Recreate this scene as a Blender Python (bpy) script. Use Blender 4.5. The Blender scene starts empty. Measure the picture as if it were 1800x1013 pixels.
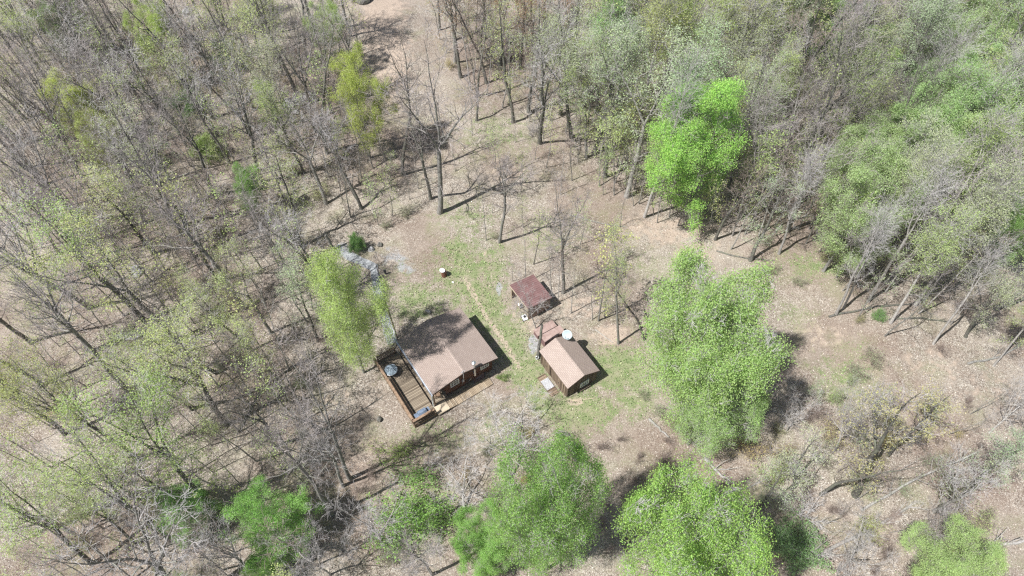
import bpy, math, random
import numpy as np
from mathutils import Vector, Matrix, Euler

R = math.radians
scene = bpy.context.scene
COL = scene.collection

# ------------------------------------------------------------------ camera, world, sun, exposure
CAM_H, PITCH, FPX, CX, CY = 60.0, R(55), 1200.0, 900.0, 506.5
cd = bpy.data.cameras.new('camera')
cam = bpy.data.objects.new('camera', cd)
COL.objects.link(cam)
cam.location = (0, 0, CAM_H)
cam.rotation_euler = (R(90) - PITCH, 0, 0)
cd.sensor_width = 36
cd.lens = 24.0
cd.clip_end = 3000
scene.camera = cam

SUN_EL, SUN_AZ = R(58), R(28)          # shadows fall towards azimuth SUN_AZ measured from +X to +Y
to_sun = Vector((-math.cos(SUN_AZ) * math.cos(SUN_EL), -math.sin(SUN_AZ) * math.cos(SUN_EL), math.sin(SUN_EL)))
world = bpy.data.worlds.new('World')
scene.world = world
world.use_nodes = True
wn = world.node_tree.nodes
sky = wn.new('ShaderNodeTexSky')
sky.sky_type = 'NISHITA'
sky.sun_disc = False
sky.sun_elevation = SUN_EL
sky.sun_rotation = math.atan2(to_sun.x, to_sun.y)
sky.air_density = 1.0
sky.dust_density = 1.5
world.node_tree.links.new(sky.outputs[0], wn['Background'].inputs[0])
wn['Background'].inputs[1].default_value = 0.055
sl = bpy.data.lights.new('sun', 'SUN')
sl.energy = 5.0
sl.angle = R(0.55)
sl.color = (1.0, 0.995, 0.985)
sun = bpy.data.objects.new('sun', sl)
COL.objects.link(sun)
sun.rotation_euler = to_sun.to_track_quat('Z', 'Y').to_euler()
scene.view_settings.view_transform = 'Standard'
scene.view_settings.look = 'None'
scene.view_settings.exposure = 0.6
scene.view_settings.gamma = 1
scene.cycles.max_bounces = 6
scene.cycles.transparent_max_bounces = 4
scene.cycles.diffuse_bounces = 3
scene.cycles.use_denoising = False
scene.cycles.filter_width = 1.3

# ------------------------------------------------------------------ helpers
def at(u, v, h=0.0):
    """world x, y of the point at height h seen at pixel u, v of the 1800 x 1013 photograph"""
    x = (u - CX) / FPX
    d = (v - CY) / FPX
    dz = -math.sin(PITCH) - d * math.cos(PITCH)
    t = (h - CAM_H) / dz
    return x * t, (math.cos(PITCH) - d * math.sin(PITCH)) * t

def px(x, y, z):
    z -= CAM_H
    dep = y * math.cos(PITCH) - z * math.sin(PITCH)
    up = y * math.sin(PITCH) + z * math.cos(PITCH)
    return CX + FPX * x / dep, CY - FPX * up / dep

def tag(o, label=None, cat=None, group=None, kind=None):
    if label: o['label'] = label
    if cat: o['category'] = cat
    if group: o['group'] = group
    if kind: o['kind'] = kind
    return o

def empty(name, loc, rz=0.0, label=None, cat=None, group=None):
    o = bpy.data.objects.new(name, None)
    o.empty_display_size = 0.3
    COL.objects.link(o)
    o.location = loc
    o.rotation_euler = (0, 0, rz)
    return tag(o, label, cat, group)

def link(name, me, parent=None):
    o = bpy.data.objects.new(name, me)
    COL.objects.link(o)
    if parent is not None:
        o.parent = parent
    return o

class MB:
    def __init__(s):
        s.v = []; s.f = []; s.m = []
    def add(s, vs, fs, mi=0):
        b = len(s.v)
        s.v += [tuple(p) for p in vs]
        s.f += [tuple(i + b for i in f) for f in fs]
        s.m += [mi] * len(fs)
        return s
    def box(s, x0, x1, y0, y1, z0, z1, mat=None, mi=0):
        vs = [Vector((x, y, z)) for z in (z0, z1) for y in (y0, y1) for x in (x0, x1)]
        if mat is not None: vs = [mat @ p for p in vs]
        return s.add(vs, [(0, 2, 3, 1), (4, 5, 7, 6), (0, 1, 5, 4), (2, 6, 7, 3), (0, 4, 6, 2), (1, 3, 7, 5)], mi)
    def prism(s, poly, a, b, axis='y', mi=0):
        """poly of 2-D points extruded from a to b along the axis"""
        n = len(poly)
        def p3(p, t):
            return (p[0], t, p[1]) if axis == 'y' else ((t, p[0], p[1]) if axis == 'x' else (p[0], p[1], t))
        vs = [p3(p, a) for p in poly] + [p3(p, b) for p in poly]
        fs = [tuple(range(n)), tuple(range(2 * n - 1, n - 1, -1))]
        fs += [(i, i + n, (i + 1) % n + n, (i + 1) % n) for i in range(n)]
        return s.add(vs, fs, mi)
    def tube(s, pts, rads, n=8, cap=True, mi=0):
        pts = [Vector(p) for p in pts]
        if not hasattr(rads, '__len__'): rads = [rads] * len(pts)
        rings = []
        for i, p in enumerate(pts):
            t = (pts[min(i + 1, len(pts) - 1)] - pts[max(i - 1, 0)]).normalized()
            ref = Vector((0, 0, 1)) if abs(t.z) < 0.9 else Vector((1, 0, 0))
            a = t.cross(ref).normalized(); b = t.cross(a)
            rings.append([p + (a * math.cos(6.28318 * k / n) + b * math.sin(6.28318 * k / n)) * rads[i] for k in range(n)])
        vs = [q for r in rings for q in r]
        fs = [(i * n + k, i * n + (k + 1) % n, (i + 1) * n + (k + 1) % n, (i + 1) * n + k) for i in range(len(pts) - 1) for k in range(n)]
        if cap:
            fs += [tuple(range(n)), tuple(range(len(vs) - 1, len(vs) - n - 1, -1))]
        return s.add(vs, fs, mi)
    def lathe(s, prof, n=20, c=(0, 0, 0), mi=0):
        vs = [(c[0] + r * math.cos(6.28318 * k / n), c[1] + r * math.sin(6.28318 * k / n), c[2] + z) for r, z in prof for k in range(n)]
        fs = [(i * n + k, i * n + (k + 1) % n, (i + 1) * n + (k + 1) % n, (i + 1) * n + k) for i in range(len(prof) - 1) for k in range(n)]
        return s.add(vs, fs, mi)
    def build(s, name, mat, parent=None, smooth=False):
        me = bpy.data.meshes.new(name)
        me.from_pydata(s.v, [], s.f)
        for m in (mat if isinstance(mat, (list, tuple)) else [mat]): me.materials.append(m)
        if any(s.m): me.polygons.foreach_set('material_index', s.m)
        if smooth: me.polygons.foreach_set('use_smooth', [True] * len(s.f))
        import bmesh
        bm = bmesh.new(); bm.from_mesh(me); bmesh.ops.recalc_face_normals(bm, faces=bm.faces); bm.to_mesh(me); bm.free()
        return link(name, me, parent)

def np_mesh(name, V, F, mats, mi=None, smooth=None):
    """V (n,3), F (m,4) quads"""
    me = bpy.data.meshes.new(name)
    me.vertices.add(len(V)); me.vertices.foreach_set('co', V.astype(np.float32).ravel())
    me.loops.add(F.size); me.loops.foreach_set('vertex_index', F.astype(np.int32).ravel())
    me.polygons.add(len(F)); me.polygons.foreach_set('loop_start', np.arange(0, F.size, 4, dtype=np.int32))
    for m in mats: me.materials.append(m)
    if mi is not None: me.polygons.foreach_set('material_index', mi.astype(np.int32))
    if smooth is not None: me.polygons.foreach_set('use_smooth', np.broadcast_to(smooth, (len(F),)).astype(bool))
    me.update(calc_edges=True)
    return me

# ------------------------------------------------------------------ materials
class NT:
    def __init__(s, name, rough=0.85, spec=0.3):
        s.m = bpy.data.materials.new(name); s.m.use_nodes = True
        s.t = s.m.node_tree; s.n = s.t.nodes; s.p = s.n['Principled BSDF']
        s.p.inputs['Roughness'].default_value = rough
        s.p.inputs['Specular IOR Level'].default_value = spec
    def lk(s, a, b): s.t.links.new(a, b)
    def node(s, typ, **kw):
        n = s.n.new(typ)
        for k, v in kw.items(): setattr(n, k, v)
        return n
    def coord(s, scale=(1, 1, 1), rot=(0, 0, 0)):
        tc = s.node('ShaderNodeTexCoord'); mp = s.node('ShaderNodeMapping')
        mp.inputs['Scale'].default_value = scale; mp.inputs['Rotation'].default_value = rot
        s.lk(tc.outputs['Object'], mp.inputs[0])
        return mp.outputs[0]
    def noise(s, scale, detail=4, vec=None, rough=0.55, dist=0):
        n = s.node('ShaderNodeTexNoise')
        n.inputs['Scale'].default_value = scale; n.inputs['Detail'].default_value = detail
        n.inputs['Roughness'].default_value = rough; n.inputs['Distortion'].default_value = dist
        s.lk(vec if vec is not None else s.coord(), n.inputs['Vector'])
        return n.outputs['Fac']
    def ramp(s, fac, stops, interp='LINEAR'):
        r = s.node('ShaderNodeValToRGB'); r.color_ramp.interpolation = interp
        el = r.color_ramp.elements
        while len(el) < len(stops): el.new(0.5)
        for e, (p, c) in zip(el, stops):
            e.position = p; e.color = tuple(c) + (1,) if hasattr(c, '__len__') else (c, c, c, 1)
        s.lk(fac, r.inputs[0])
        return r.outputs[0]
    def mix(s, fac, a, b, mode='MIX'):
        m = s.node('ShaderNodeMix', data_type='RGBA', blend_type=mode)
        for sock, val in ((m.inputs[0], fac), (m.inputs[6], a), (m.inputs[7], b)):
            if hasattr(val, 'is_linked'): s.lk(val, sock)
            elif hasattr(val, '__len__'): sock.default_value = tuple(val) + (1,)
            else: sock.default_value = val
        return m.outputs[2]
    def math(s, op, a, b=0.0, clamp=False):
        m = s.node('ShaderNodeMath', operation=op); m.use_clamp = clamp
        for sock, val in ((m.inputs[0], a), (m.inputs[1], b)):
            if hasattr(val, 'is_linked'): s.lk(val, sock)
            else: sock.default_value = val
        return m.outputs[0]
    def bump(s, h, dist=0.02, strength=0.6):
        b = s.node('ShaderNodeBump'); b.inputs['Distance'].default_value = dist; b.inputs['Strength'].default_value = strength
        s.lk(h, b.inputs['Height']); s.lk(b.outputs[0], s.p.inputs['Normal'])
    def col(s, c):
        if hasattr(c, 'is_linked'): s.lk(c, s.p.inputs['Base Color'])
        else: s.p.inputs['Base Color'].default_value = tuple(c) + (1,)
        return s

def simple(name, c1, c2, scale=3.0, rough=0.85, metal=0.0, stretch=(1, 1, 1), bump=0.01, spec=0.3, detail=5):
    t = NT(name, rough, spec)
    n = t.noise(scale, detail, t.coord(stretch))
    t.col(t.ramp(n, [(0.3, c1), (0.7, c2)]))
    t.p.inputs['Metallic'].default_value = metal
    if bump: t.bump(n, bump)
    return t.m

def wood_planks(name, c1, c2, pitch, axis, gap=0.08, rough=0.85):
    """boards of the given pitch laid side by side along the axis (0 x, 1 y, 2 z)"""
    t = NT(name, rough, 0.2)
    sep = t.node('ShaderNodeSeparateXYZ'); t.lk(t.coord(), sep.inputs[0])
    q = t.math('DIVIDE', sep.outputs[axis], pitch)
    fl = t.math('FLOOR', q); fr = t.math('FRACT', q)
    wn_ = t.node('ShaderNodeTexWhiteNoise', noise_dimensions='1D'); t.lk(fl, wn_.inputs['W'])
    st = [14.0, 14.0, 14.0]
    for k in range(3):
        if k != axis: st[k] = 1.6
    g = t.noise(1.0, 5, t.coord(tuple(st)))
    f = t.math('ADD', t.math('MULTIPLY', wn_.outputs[0], 0.55), t.math('MULTIPLY', g, 0.5))
    c = t.ramp(f, [(0.2, c1), (0.85, c2)])
    edge = t.math('LESS_THAN', fr, gap)
    c = t.mix(edge, c, tuple(k * 0.3 for k in c1))
    t.col(c)
    t.bump(t.math('MULTIPLY', edge, -1.0), 0.02, 1.0)
    return t.m

def mat_ground():
    t = NT('forest_ground', 0.95, 0.1)
    co = t.coord()
    at_ = t.node('ShaderNodeAttribute', attribute_name='zone')
    sep = t.node('ShaderNodeSeparateColor'); t.lk(at_.outputs['Color'], sep.inputs[0])
    vo = t.node('ShaderNodeTexVoronoi'); vo.inputs['Scale'].default_value = 16; t.lk(co, vo.inputs['Vector'])
    s2 = t.node('ShaderNodeSeparateColor'); t.lk(vo.outputs['Color'], s2.inputs[0])
    big = t.noise(0.16, 5, co); mid = t.noise(1.1, 5, co); fine = t.noise(9, 3, co, 0.7)
    lit = t.ramp(s2.outputs[0], [(0.0, (0.10, 0.080, 0.064)), (0.28, (0.225, 0.188, 0.15)), (0.62, (0.375, 0.325, 0.27)), (0.86, (0.50, 0.45, 0.38)), (1.0, (0.68, 0.645, 0.575))])
    lit = t.mix(t.ramp(mid, [(0.35, 0.0), (0.72, 0.55)]), lit, (0.185, 0.14, 0.112))
    lit = t.mix(t.ramp(big, [(0.42, 0.0), (0.66, 0.6)]), lit, (0.43, 0.375, 0.31))
    lit = t.mix(t.math('MULTIPLY', t.ramp(t.noise(0.07, 4, co), [(0.40, 1.0), (0.55, 0.0)]), 0.5), lit, (0.20, 0.135, 0.105))
    moss = t.math('MULTIPLY', t.ramp(t.noise(0.33, 5, co), [(0.50, 0.0), (0.68, 1.0)]), t.ramp(fine, [(0.38, 0.0), (0.62, 1.0)]))
    lit = t.mix(t.math('MULTIPLY', moss, 0.6), lit, (0.21, 0.235, 0.10))
    # grass
    gc = t.ramp(fine, [(0.25, (0.07, 0.105, 0.035)), (0.5, (0.165, 0.225, 0.085)), (0.72, (0.33, 0.36, 0.19))])
    gc = t.mix(t.ramp(mid, [(0.35, 0.55), (0.66, 0.0)]), gc, (0.40, 0.35, 0.24))
    gm = t.math('ADD', sep.outputs[0], t.math('MULTIPLY', t.math('SUBTRACT', mid, 0.5), 1.5))
    gm = t.math('ADD', gm, t.math('MULTIPLY', t.math('SUBTRACT', s2.outputs[1], 0.5), 0.55))
    gm = t.ramp(gm, [(0.36, 0.0), (0.66, 0.92)])
    gm = t.math('MULTIPLY', gm, t.ramp(sep.outputs[0], [(0.0, 0.0), (0.15, 1.0)]))
    c = t.mix(gm, lit, gc)
    # bare soil in the wheel ruts and by the buildings
    dm = t.ramp(t.math('ADD', sep.outputs[1], t.math('MULTIPLY', t.math('SUBTRACT', mid, 0.5), 1.3)), [(0.36, 0.0), (0.62, 0.85)])
    dm = t.math('MULTIPLY', dm, t.ramp(sep.outputs[1], [(0.0, 0.0), (0.15, 1.0)]))
    c = t.mix(dm, c, t.ramp(fine, [(0.3, (0.36, 0.275, 0.21)), (0.7, (0.56, 0.46, 0.375))]))
    vm = t.ramp(t.math('ADD', sep.outputs[2], t.math('MULTIPLY', t.math('SUBTRACT', mid, 0.5), 1.2)), [(0.38, 0.0), (0.60, 0.8)])
    vm = t.math('MULTIPLY', vm, t.ramp(sep.outputs[2], [(0.0, 0.0), (0.15, 1.0)]))
    c = t.mix(vm, c, t.ramp(s2.outputs[2], [(0.0, (0.22, 0.22, 0.225)), (1.0, (0.48, 0.48, 0.485))]))
    t.col(c)
    t.bump(t.math('ADD', t.math('MULTIPLY', fine, 0.6), t.math('MULTIPLY', s2.outputs[1], 0.7)), 0.07, 0.8)
    return t.m

def mat_bark(name, c1, c2, moss=0.0):
    t = NT(name, 0.95, 0.1)
    n = t.noise(5.0, 5, t.coord((1.4, 1.4, 0.5)))
    c = t.ramp(n, [(0.3, c1), (0.68, c2)])
    oi = t.node('ShaderNodeObjectInfo')
    c = t.mix(t.math('MULTIPLY', oi.outputs['Random'], 0.45), c, tuple(k * 0.55 for k in c1))
    if moss: c = t.mix(t.math('MULTIPLY', t.ramp(t.noise(1.3, 3), [(0.45, 0.0), (0.65, 1.0)]), moss), c, (0.22, 0.25, 0.15))
    t.col(c)
    t.bump(n, 0.03)
    return t.m

def mat_leaf(name, trans=0.35):
    """leaf whose base hue comes from the object's own colour, varied leaf by leaf"""
    t = NT(name, 0.6, 0.25)
    oi = t.node('ShaderNodeObjectInfo'); ge = t.node('ShaderNodeNewGeometry')
    n = t.noise(0.55, 3)
    f = t.math('ADD', t.math('MULTIPLY', ge.outputs['Random Per Island'], 0.6), t.math('MULTIPLY', n, 0.45))
    v = t.ramp(f, [(0.15, 0.72), (0.85, 1.12)])
    v = t.mix(1.0, v, t.ramp(oi.outputs['Random'], [(0, (0.88, 0.96, 0.8)), (0.5, (1.0, 1.0, 1.0)), (1, (1.1, 0.98, 0.95))]), 'MULTIPLY')
    c = t.mix(1.0, oi.outputs['Color'], v, 'MULTIPLY')
    hs = t.node('ShaderNodeHueSaturation'); t.lk(c, hs.inputs['Color'])
    t.lk(t.math('ADD', 0.485, t.math('MULTIPLY', t.math('FRACT', t.math('MULTIPLY', ge.outputs['Random Per Island'], 7.3)), 0.035)), hs.inputs['Hue'])
    c = hs.outputs[0]
    t.col(c)
    tr = t.node('ShaderNodeBsdfTranslucent'); t.lk(t.mix(1.0, c, (1.0, 1.0, 0.55), 'MULTIPLY'), tr.inputs['Color'])
    ms = t.node('ShaderNodeMixShader'); ms.inputs[0].default_value = trans
    t.lk(t.p.outputs[0], ms.inputs[1]); t.lk(tr.outputs[0], ms.inputs[2])
    t.lk(ms.outputs[0], t.n['Material Output'].inputs[0])
    return t.m

def mat_shingle(name, base, dark, light):
    t = NT(name, 0.95, 0.15)
    co = t.coord(rot=(0, 0, R(90)))
    br = t.node('ShaderNodeTexBrick'); t.lk(co, br.inputs['Vector'])
    br.inputs['Scale'].default_value = 1.0; br.inputs['Brick Width'].default_value = 0.31; br.inputs['Row Height'].default_value = 0.145
    br.inputs['Mortar Size'].default_value = 0.011; br.inputs['Bias'].default_value = -0.1
    br.inputs['Color1'].default_value = tuple(base) + (1,); br.inputs['Color2'].default_value = tuple(light) + (1,)
    br.inputs['Mortar'].default_value = tuple(dark) + (1,)
    c = t.mix(t.ramp(t.noise(0.9, 5), [(0.35, 0.0), (0.7, 0.4)]), br.outputs[0], tuple(k * 0.8 for k in base))
    c = t.mix(t.math('MULTIPLY', t.noise(45, 2), 0.45), c, dark)
    t.col(c)
    t.bump(br.outputs['Fac'], -0.012)
    return t.m

M = {}
M['ground'] = mat_ground()
M['bark_grey'] = mat_bark('grey_bark', (0.15, 0.14, 0.13), (0.46, 0.435, 0.40), 0.25)
M['bark_dark'] = mat_bark('dark_bark', (0.065, 0.06, 0.053), (0.25, 0.235, 0.21), 0.35)
M['bark_pale'] = mat_bark('pale_bark', (0.28, 0.255, 0.235), (0.60, 0.57, 0.53))
M['bark_log'] = mat_bark('weathered_log_bark', (0.20, 0.18, 0.165), (0.52, 0.49, 0.46), 0.2)
M['twig'] = mat_bark('twig_bark', (0.30, 0.26, 0.25), (0.52, 0.47, 0.45))
M['twig_dark'] = mat_bark('dark_twig_bark', (0.13, 0.11, 0.10), (0.33, 0.30, 0.28))
M['twig_pale'] = mat_bark('pale_twig_bark', (0.42, 0.39, 0.38), (0.66, 0.63, 0.61))
M['twig_brown'] = mat_bark('brown_twig_bark', (0.27, 0.21, 0.18), (0.46, 0.37, 0.32))
M['leaf'] = mat_leaf('spring_leaf', 0.48)
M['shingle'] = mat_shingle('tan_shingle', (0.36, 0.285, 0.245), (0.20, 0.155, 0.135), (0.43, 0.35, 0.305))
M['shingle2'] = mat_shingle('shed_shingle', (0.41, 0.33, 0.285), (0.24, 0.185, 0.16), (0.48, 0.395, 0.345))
M['log_wall'] = wood_planks('brown_log_siding', (0.095, 0.038, 0.02), (0.17, 0.07, 0.038), 0.2, 2, 0.1)
M['trim'] = simple('dark_brown_trim', (0.05, 0.03, 0.022), (0.09, 0.055, 0.04))
M['board'] = wood_planks('weathered_vertical_boards', (0.11, 0.075, 0.05), (0.30, 0.225, 0.16), 0.24, 1, 0.1)
M['board_x'] = wood_planks('weathered_gable_boards', (0.09, 0.062, 0.045), (0.21, 0.16, 0.12), 0.24, 0, 0.1)
M['deck'] = wood_planks('deck_boards', (0.12, 0.092, 0.066), (0.33, 0.27, 0.20), 0.14, 1, 0.09)
M['deck_rail'] = simple('deck_rail_wood', (0.17, 0.105, 0.065), (0.36, 0.25, 0.17), 6)
M['walk'] = wood_planks('walkway_boards', (0.25, 0.19, 0.13), (0.43, 0.34, 0.24), 0.14, 0, 0.1)
M['fresh'] = simple('fresh_lumber', (0.44, 0.36, 0.26), (0.58, 0.48, 0.36), 8)
M['white'] = simple('white_paint', (0.72, 0.73, 0.73), (0.82, 0.83, 0.84), 5, 0.4)
M['glass'] = simple('dark_window_glass', (0.02, 0.025, 0.03), (0.05, 0.06, 0.07), 2, 0.08, bump=0, spec=0.8)
M['gutter'] = simple('grey_gutter_metal', (0.50, 0.52, 0.56), (0.66, 0.69, 0.73), 3, 0.35, 0.5)
M['steel'] = simple('galvanised_steel', (0.55, 0.57, 0.60), (0.74, 0.76, 0.78), 6, 0.3, 0.8)
M['black'] = simple('black_metal', (0.02, 0.02, 0.022), (0.05, 0.05, 0.055), 6, 0.5)
M['cover'] = simple('blue_grey_vinyl', (0.10, 0.13, 0.18), (0.22, 0.27, 0.35), 4, 0.35)
M['tableglass'] = simple('frosted_table_glass', (0.16, 0.20, 0.235), (0.30, 0.36, 0.40), 3, 0.15, spec=0.7, bump=0)
M['rust'] = simple('rusty_sheet_metal', (0.28, 0.19, 0.165), (0.44, 0.33, 0.29), 2.5, 0.7, 0.15)
M['maroon'] = simple('maroon_painted_metal', (0.17, 0.095, 0.09), (0.25, 0.145, 0.14), 1.2, 0.55, 0.1)
M['rust_dark'] = simple('dark_rust', (0.09, 0.035, 0.025), (0.22, 0.095, 0.06), 5, 0.8)
M['dish'] = simple('satellite_dish_paint', (0.34, 0.41, 0.43), (0.44, 0.51, 0.53), 2, 0.4)
M['concrete'] = simple('path_concrete', (0.21, 0.22, 0.23), (0.40, 0.405, 0.41), 3.5, 0.95)
M['rock'] = simple('pale_rock', (0.27, 0.26, 0.26), (0.50, 0.49, 0.48), 2.5, 0.95, bump=0.05)
M['ribbed'] = simple('pale_ribbed_sheet', (0.42, 0.42, 0.43), (0.60, 0.60, 0.61), 5, 0.6)
M['plastic'] = simple('white_plastic', (0.74, 0.74, 0.74), (0.82, 0.82, 0.82), 3, 0.4)
M['firewood'] = simple('split_firewood', (0.16, 0.11, 0.07), (0.42, 0.31, 0.2), 14, 0.9)

# ------------------------------------------------------------------ ground
def mask_blob(X, Y, u, v, rx, ry=None, h=0):
    cx, cy = at(u, v)
    ry = ry or rx
    return np.clip(1.25 - np.sqrt(((X - cx) / rx) ** 2 + ((Y - cy) / ry) ** 2), 0, 1)

def mask_line(X, Y, pts, w):
    out = np.zeros_like(X)
    P = [at(*p) for p in pts]
    for (ax, ay), (bx, by) in zip(P[:-1], P[1:]):
        dx, dy = bx - ax, by - ay
        t = np.clip(((X - ax) * dx + (Y - ay) * dy) / (dx * dx + dy * dy), 0, 1)
        d = np.sqrt((X - ax - t * dx) ** 2 + (Y - ay - t * dy) ** 2)
        out = np.maximum(out, np.clip(1.3 - d / w, 0, 1))
    return out

def gh(x, y):
    """ground height: level round the buildings, gently uneven in the woods"""
    x = np.asarray(x, float); y = np.asarray(y, float)
    d = np.sqrt((x + 0) ** 2 + (y - 33) ** 2)
    k = np.clip((d - 16) / 14, 0, 1); k = k * k * (3 - 2 * k)
    return k * (0.35 * np.sin(x * 0.13 + 1.0) * np.cos(y * 0.11) + 0.22 * np.sin(x * 0.31 + y * 0.23) + 0.1 * np.sin(x * 0.7 - y * 0.55))

def make_ground():
    fx = np.arange(-85, 85.01, 0.4); fy = np.arange(-8, 112.01, 0.4)
    far = np.array([6, 16, 34, 70, 140, 300, 700.0])
    xs = np.concatenate([(-85 - far)[::-1], fx, 85 + far]); ys = np.concatenate([(-8 - far)[::-1], fy, 112 + far])
    X, Y = np.meshgrid(xs, ys)
    rg = np.random.default_rng(5)
    small = np.abs(X) < 85
    Z = gh(X, Y) * np.clip(1.5 - (np.abs(X) - 85) / 60, 0, 1) + rg.normal(0, 0.012, X.shape)
    nx, ny = len(xs), len(ys)
    V = np.stack([X, Y, Z], -1).reshape(-1, 3)
    i = np.arange(nx - 1)[None, :] + nx * np.arange(ny - 1)[:, None]
    F = np.stack([i, i + 1, i + nx + 1, i + nx], -1).reshape(-1, 4)
    me = np_mesh('ground', V, F, [M['ground']], smooth=True)
    g = np.zeros_like(X); d = np.zeros_like(X); gr = np.zeros_like(X)
    for u, v, a, b, s in [(810, 480, 4.5, 7, 0.75), (850, 540, 3.2, 6, 0.9), (900, 600, 2.6, 4, 0.9), (925, 650, 2.6, 3, 1), (735, 530, 4.5, 3.5, 0.72), (1090, 650, 5, 4, 0.95), (1020, 720, 5, 3, 0.9),
                          (820, 385, 5, 4, 0.5), (960, 420, 6, 5, 0.38), (1120, 610, 3, 3, 0.4), (1140, 470, 4, 4, 0.35), (760, 770, 4, 2, 0.6), (680, 640, 2.5, 3, 0.3), (880, 760, 4, 3, 0.5),
                          (1480, 670, 4, 4, 0.6), (1430, 470, 5, 3, 0.65), (1400, 560, 4, 4, 0.35), (870, 240, 8, 8, 0.4), (520, 185, 6, 5, 0.3), (750, 910, 5, 4, 0.6), (420, 740, 6, 4, 0.3),
                          (860, 470, 3, 5, 0.7), (1110, 700, 4, 3, 0.7), (1500, 620, 3, 3, .4), (700, 480, 3, 3, .4)]:
        g = np.maximum(g, s * mask_blob(X, Y, u, v, a, b))
    g = np.maximum(g, 0.8 * mask_line(X, Y, [(800, 430), (840, 520), (890, 590), (925, 660), (960, 720)], 1.8))
    rutA = [(815, 395), (800, 440), (818, 490), (850, 550), (884, 598), (915, 650)]
    rutB = [(850, 430), (862, 480), (890, 530), (918, 580), (935, 620)]
    d = np.maximum(d, 0.85 * mask_line(X, Y, rutA[2:], 0.33))
    d = np.maximum(d, 0.5 * mask_line(X, Y, rutB, 0.3))
    for u, v, a, b, s in [(1010, 540, 5, 3, 0.5), (1075, 590, 3, 2, 0.7), (935, 570, 1.6, 2, 0.5), (1010, 705, 1.5, .8, 0.6), (1180, 400, 9, 4, 0.6), (1450, 590, 6, 3, 0.45), (1640, 640, 6, 4, .4), (670, 40, 5, 20, 0.7), (690, 110, 4, 14, 0.7),
                          (1230, 440, 5, 3, .5), (760, 290, 6, 5, .3), (890, 300, 7, 5, .4), (950, 580, 2, 1.5, .6), (640, 790, 4, 3, .4), (590, 700, 4, 3, .35), (1750, 690, 6, 5, .4)]:
        d = np.maximum(d, s * mask_blob(X, Y, u, v, a, b))
    for u, v, a, b, s in [(938, 605, 0.7, 1.5, 1.0), (877, 507, 0.5, 1.3, 0.8), (690, 450, 3, 2, 0.55), (715, 470, 2, 1.2, 0.6), (600, 435, 1.6, 1.6, .7), (560, 200, 5, 3, .4)]:
        gr = np.maximum(gr, s * mask_blob(X, Y, u, v, a, b))
    ca = me.color_attributes.new('zone', 'FLOAT_COLOR', 'POINT')
    A = np.stack([g, d, gr, np.ones_like(g)], -1).reshape(-1)
    ca.data.foreach_set('color', A.astype(np.float32))
    o = link('ground', me)
    tag(o, 'leaf-strewn forest ground with grassy clearing', kind='structure')
    return X, Y, g
GX, GY, GG = make_ground()

def scatter_ground():
    """fallen leaves and grass blades lying on / standing in the ground: two stuff objects"""
    rg = np.random.default_rng(9)
    def sheet(K, size, up, blade=False):
        d = rg.uniform(0, 1, (K * 6, 2)); x = -62 + d[:, 0] * 124; y = 6 + d[:, 1] * 80
        ui = ((x + 85) / .4).astype(int) + 7; vi = ((y + 8) / .4).astype(int) + 7
        g = GG[vi, ui]
        nz = np.sin(x * .9 + 2 * np.sin(y * .7)) * np.sin(y * 1.1 + np.sin(x * .8)) * .5 + .5
        pr_ = np.clip(g * 1.25 - .35, 0, 1) * (.25 + .75 * nz) if blade else (.35 + .65 * nz) * (1 - .75 * g)
        k = rg.uniform(0, 1, len(x)) < pr_
        x, y = x[k][:K], y[k][:K]; n = len(x)
        C = np.stack([x, y, gh(x, y) + (.05 if blade else .025)], -1)
        s_ = size * rg.uniform(.6, 1.4, n)[:, None]; a = rg.uniform(0, 6.283, n)
        A = np.stack([np.cos(a), np.sin(a), rg.normal(0, .35, n)], -1)
        B = np.stack([-np.sin(a), np.cos(a), rg.normal(0, .35, n)], -1)
        if blade:
            U = norm_(np.stack([rg.normal(0, .6, n), rg.normal(0, .6, n), np.ones(n)], -1))
            V = np.stack([C - A * s_ * .35, C + A * s_ * .35, C + U * s_ + A * s_ * .22, C + U * s_ - A * s_ * .22], 1)
        else:
            V = np.stack([C - A * s_ * .55, C - B * s_ * .32, C + A * s_ * .55, C + B * s_ * .32], 1)
        return V.reshape(-1, 3), np.arange(n * 4).reshape(n, 4)
    def norm_(a): return a / np.linalg.norm(a, axis=1, keepdims=True)
    def rmat(name, stops):
        t = NT(name, .85, .15); ge = t.node('ShaderNodeNewGeometry'); t.col(t.ramp(ge.outputs['Random Per Island'], stops)); return t.m
    V, F = sheet(170000, .095, 0)
    o = link('leaf_litter', np_mesh('leaf_litter', V, F, [rmat('dead_leaf', [(0, (.10, .07, .05)), (.35, (.25, .19, .145)), (.8, (.48, .40, .33)), (1, (.70, .64, .57))])]))
    tag(o, 'dry fallen leaves scattered over the ground', kind='stuff')
    V, F = sheet(95000, .12, 0, True)
    o = link('grass', np_mesh('grass', V, F, [rmat('grass_blade', [(0, (.12, .20, .06)), (.45, (.22, .34, .10)), (.8, (.36, .46, .20)), (1, (.55, .53, .33))])]))
    tag(o, 'short green grass growing along the track and round the buildings', kind='stuff')
scatter_ground()

def gz(x, y): return float(gh(x, y))
def G(u, v):
    x, y = at(u, v)
    return Vector((x, y, gz(x, y)))

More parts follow.
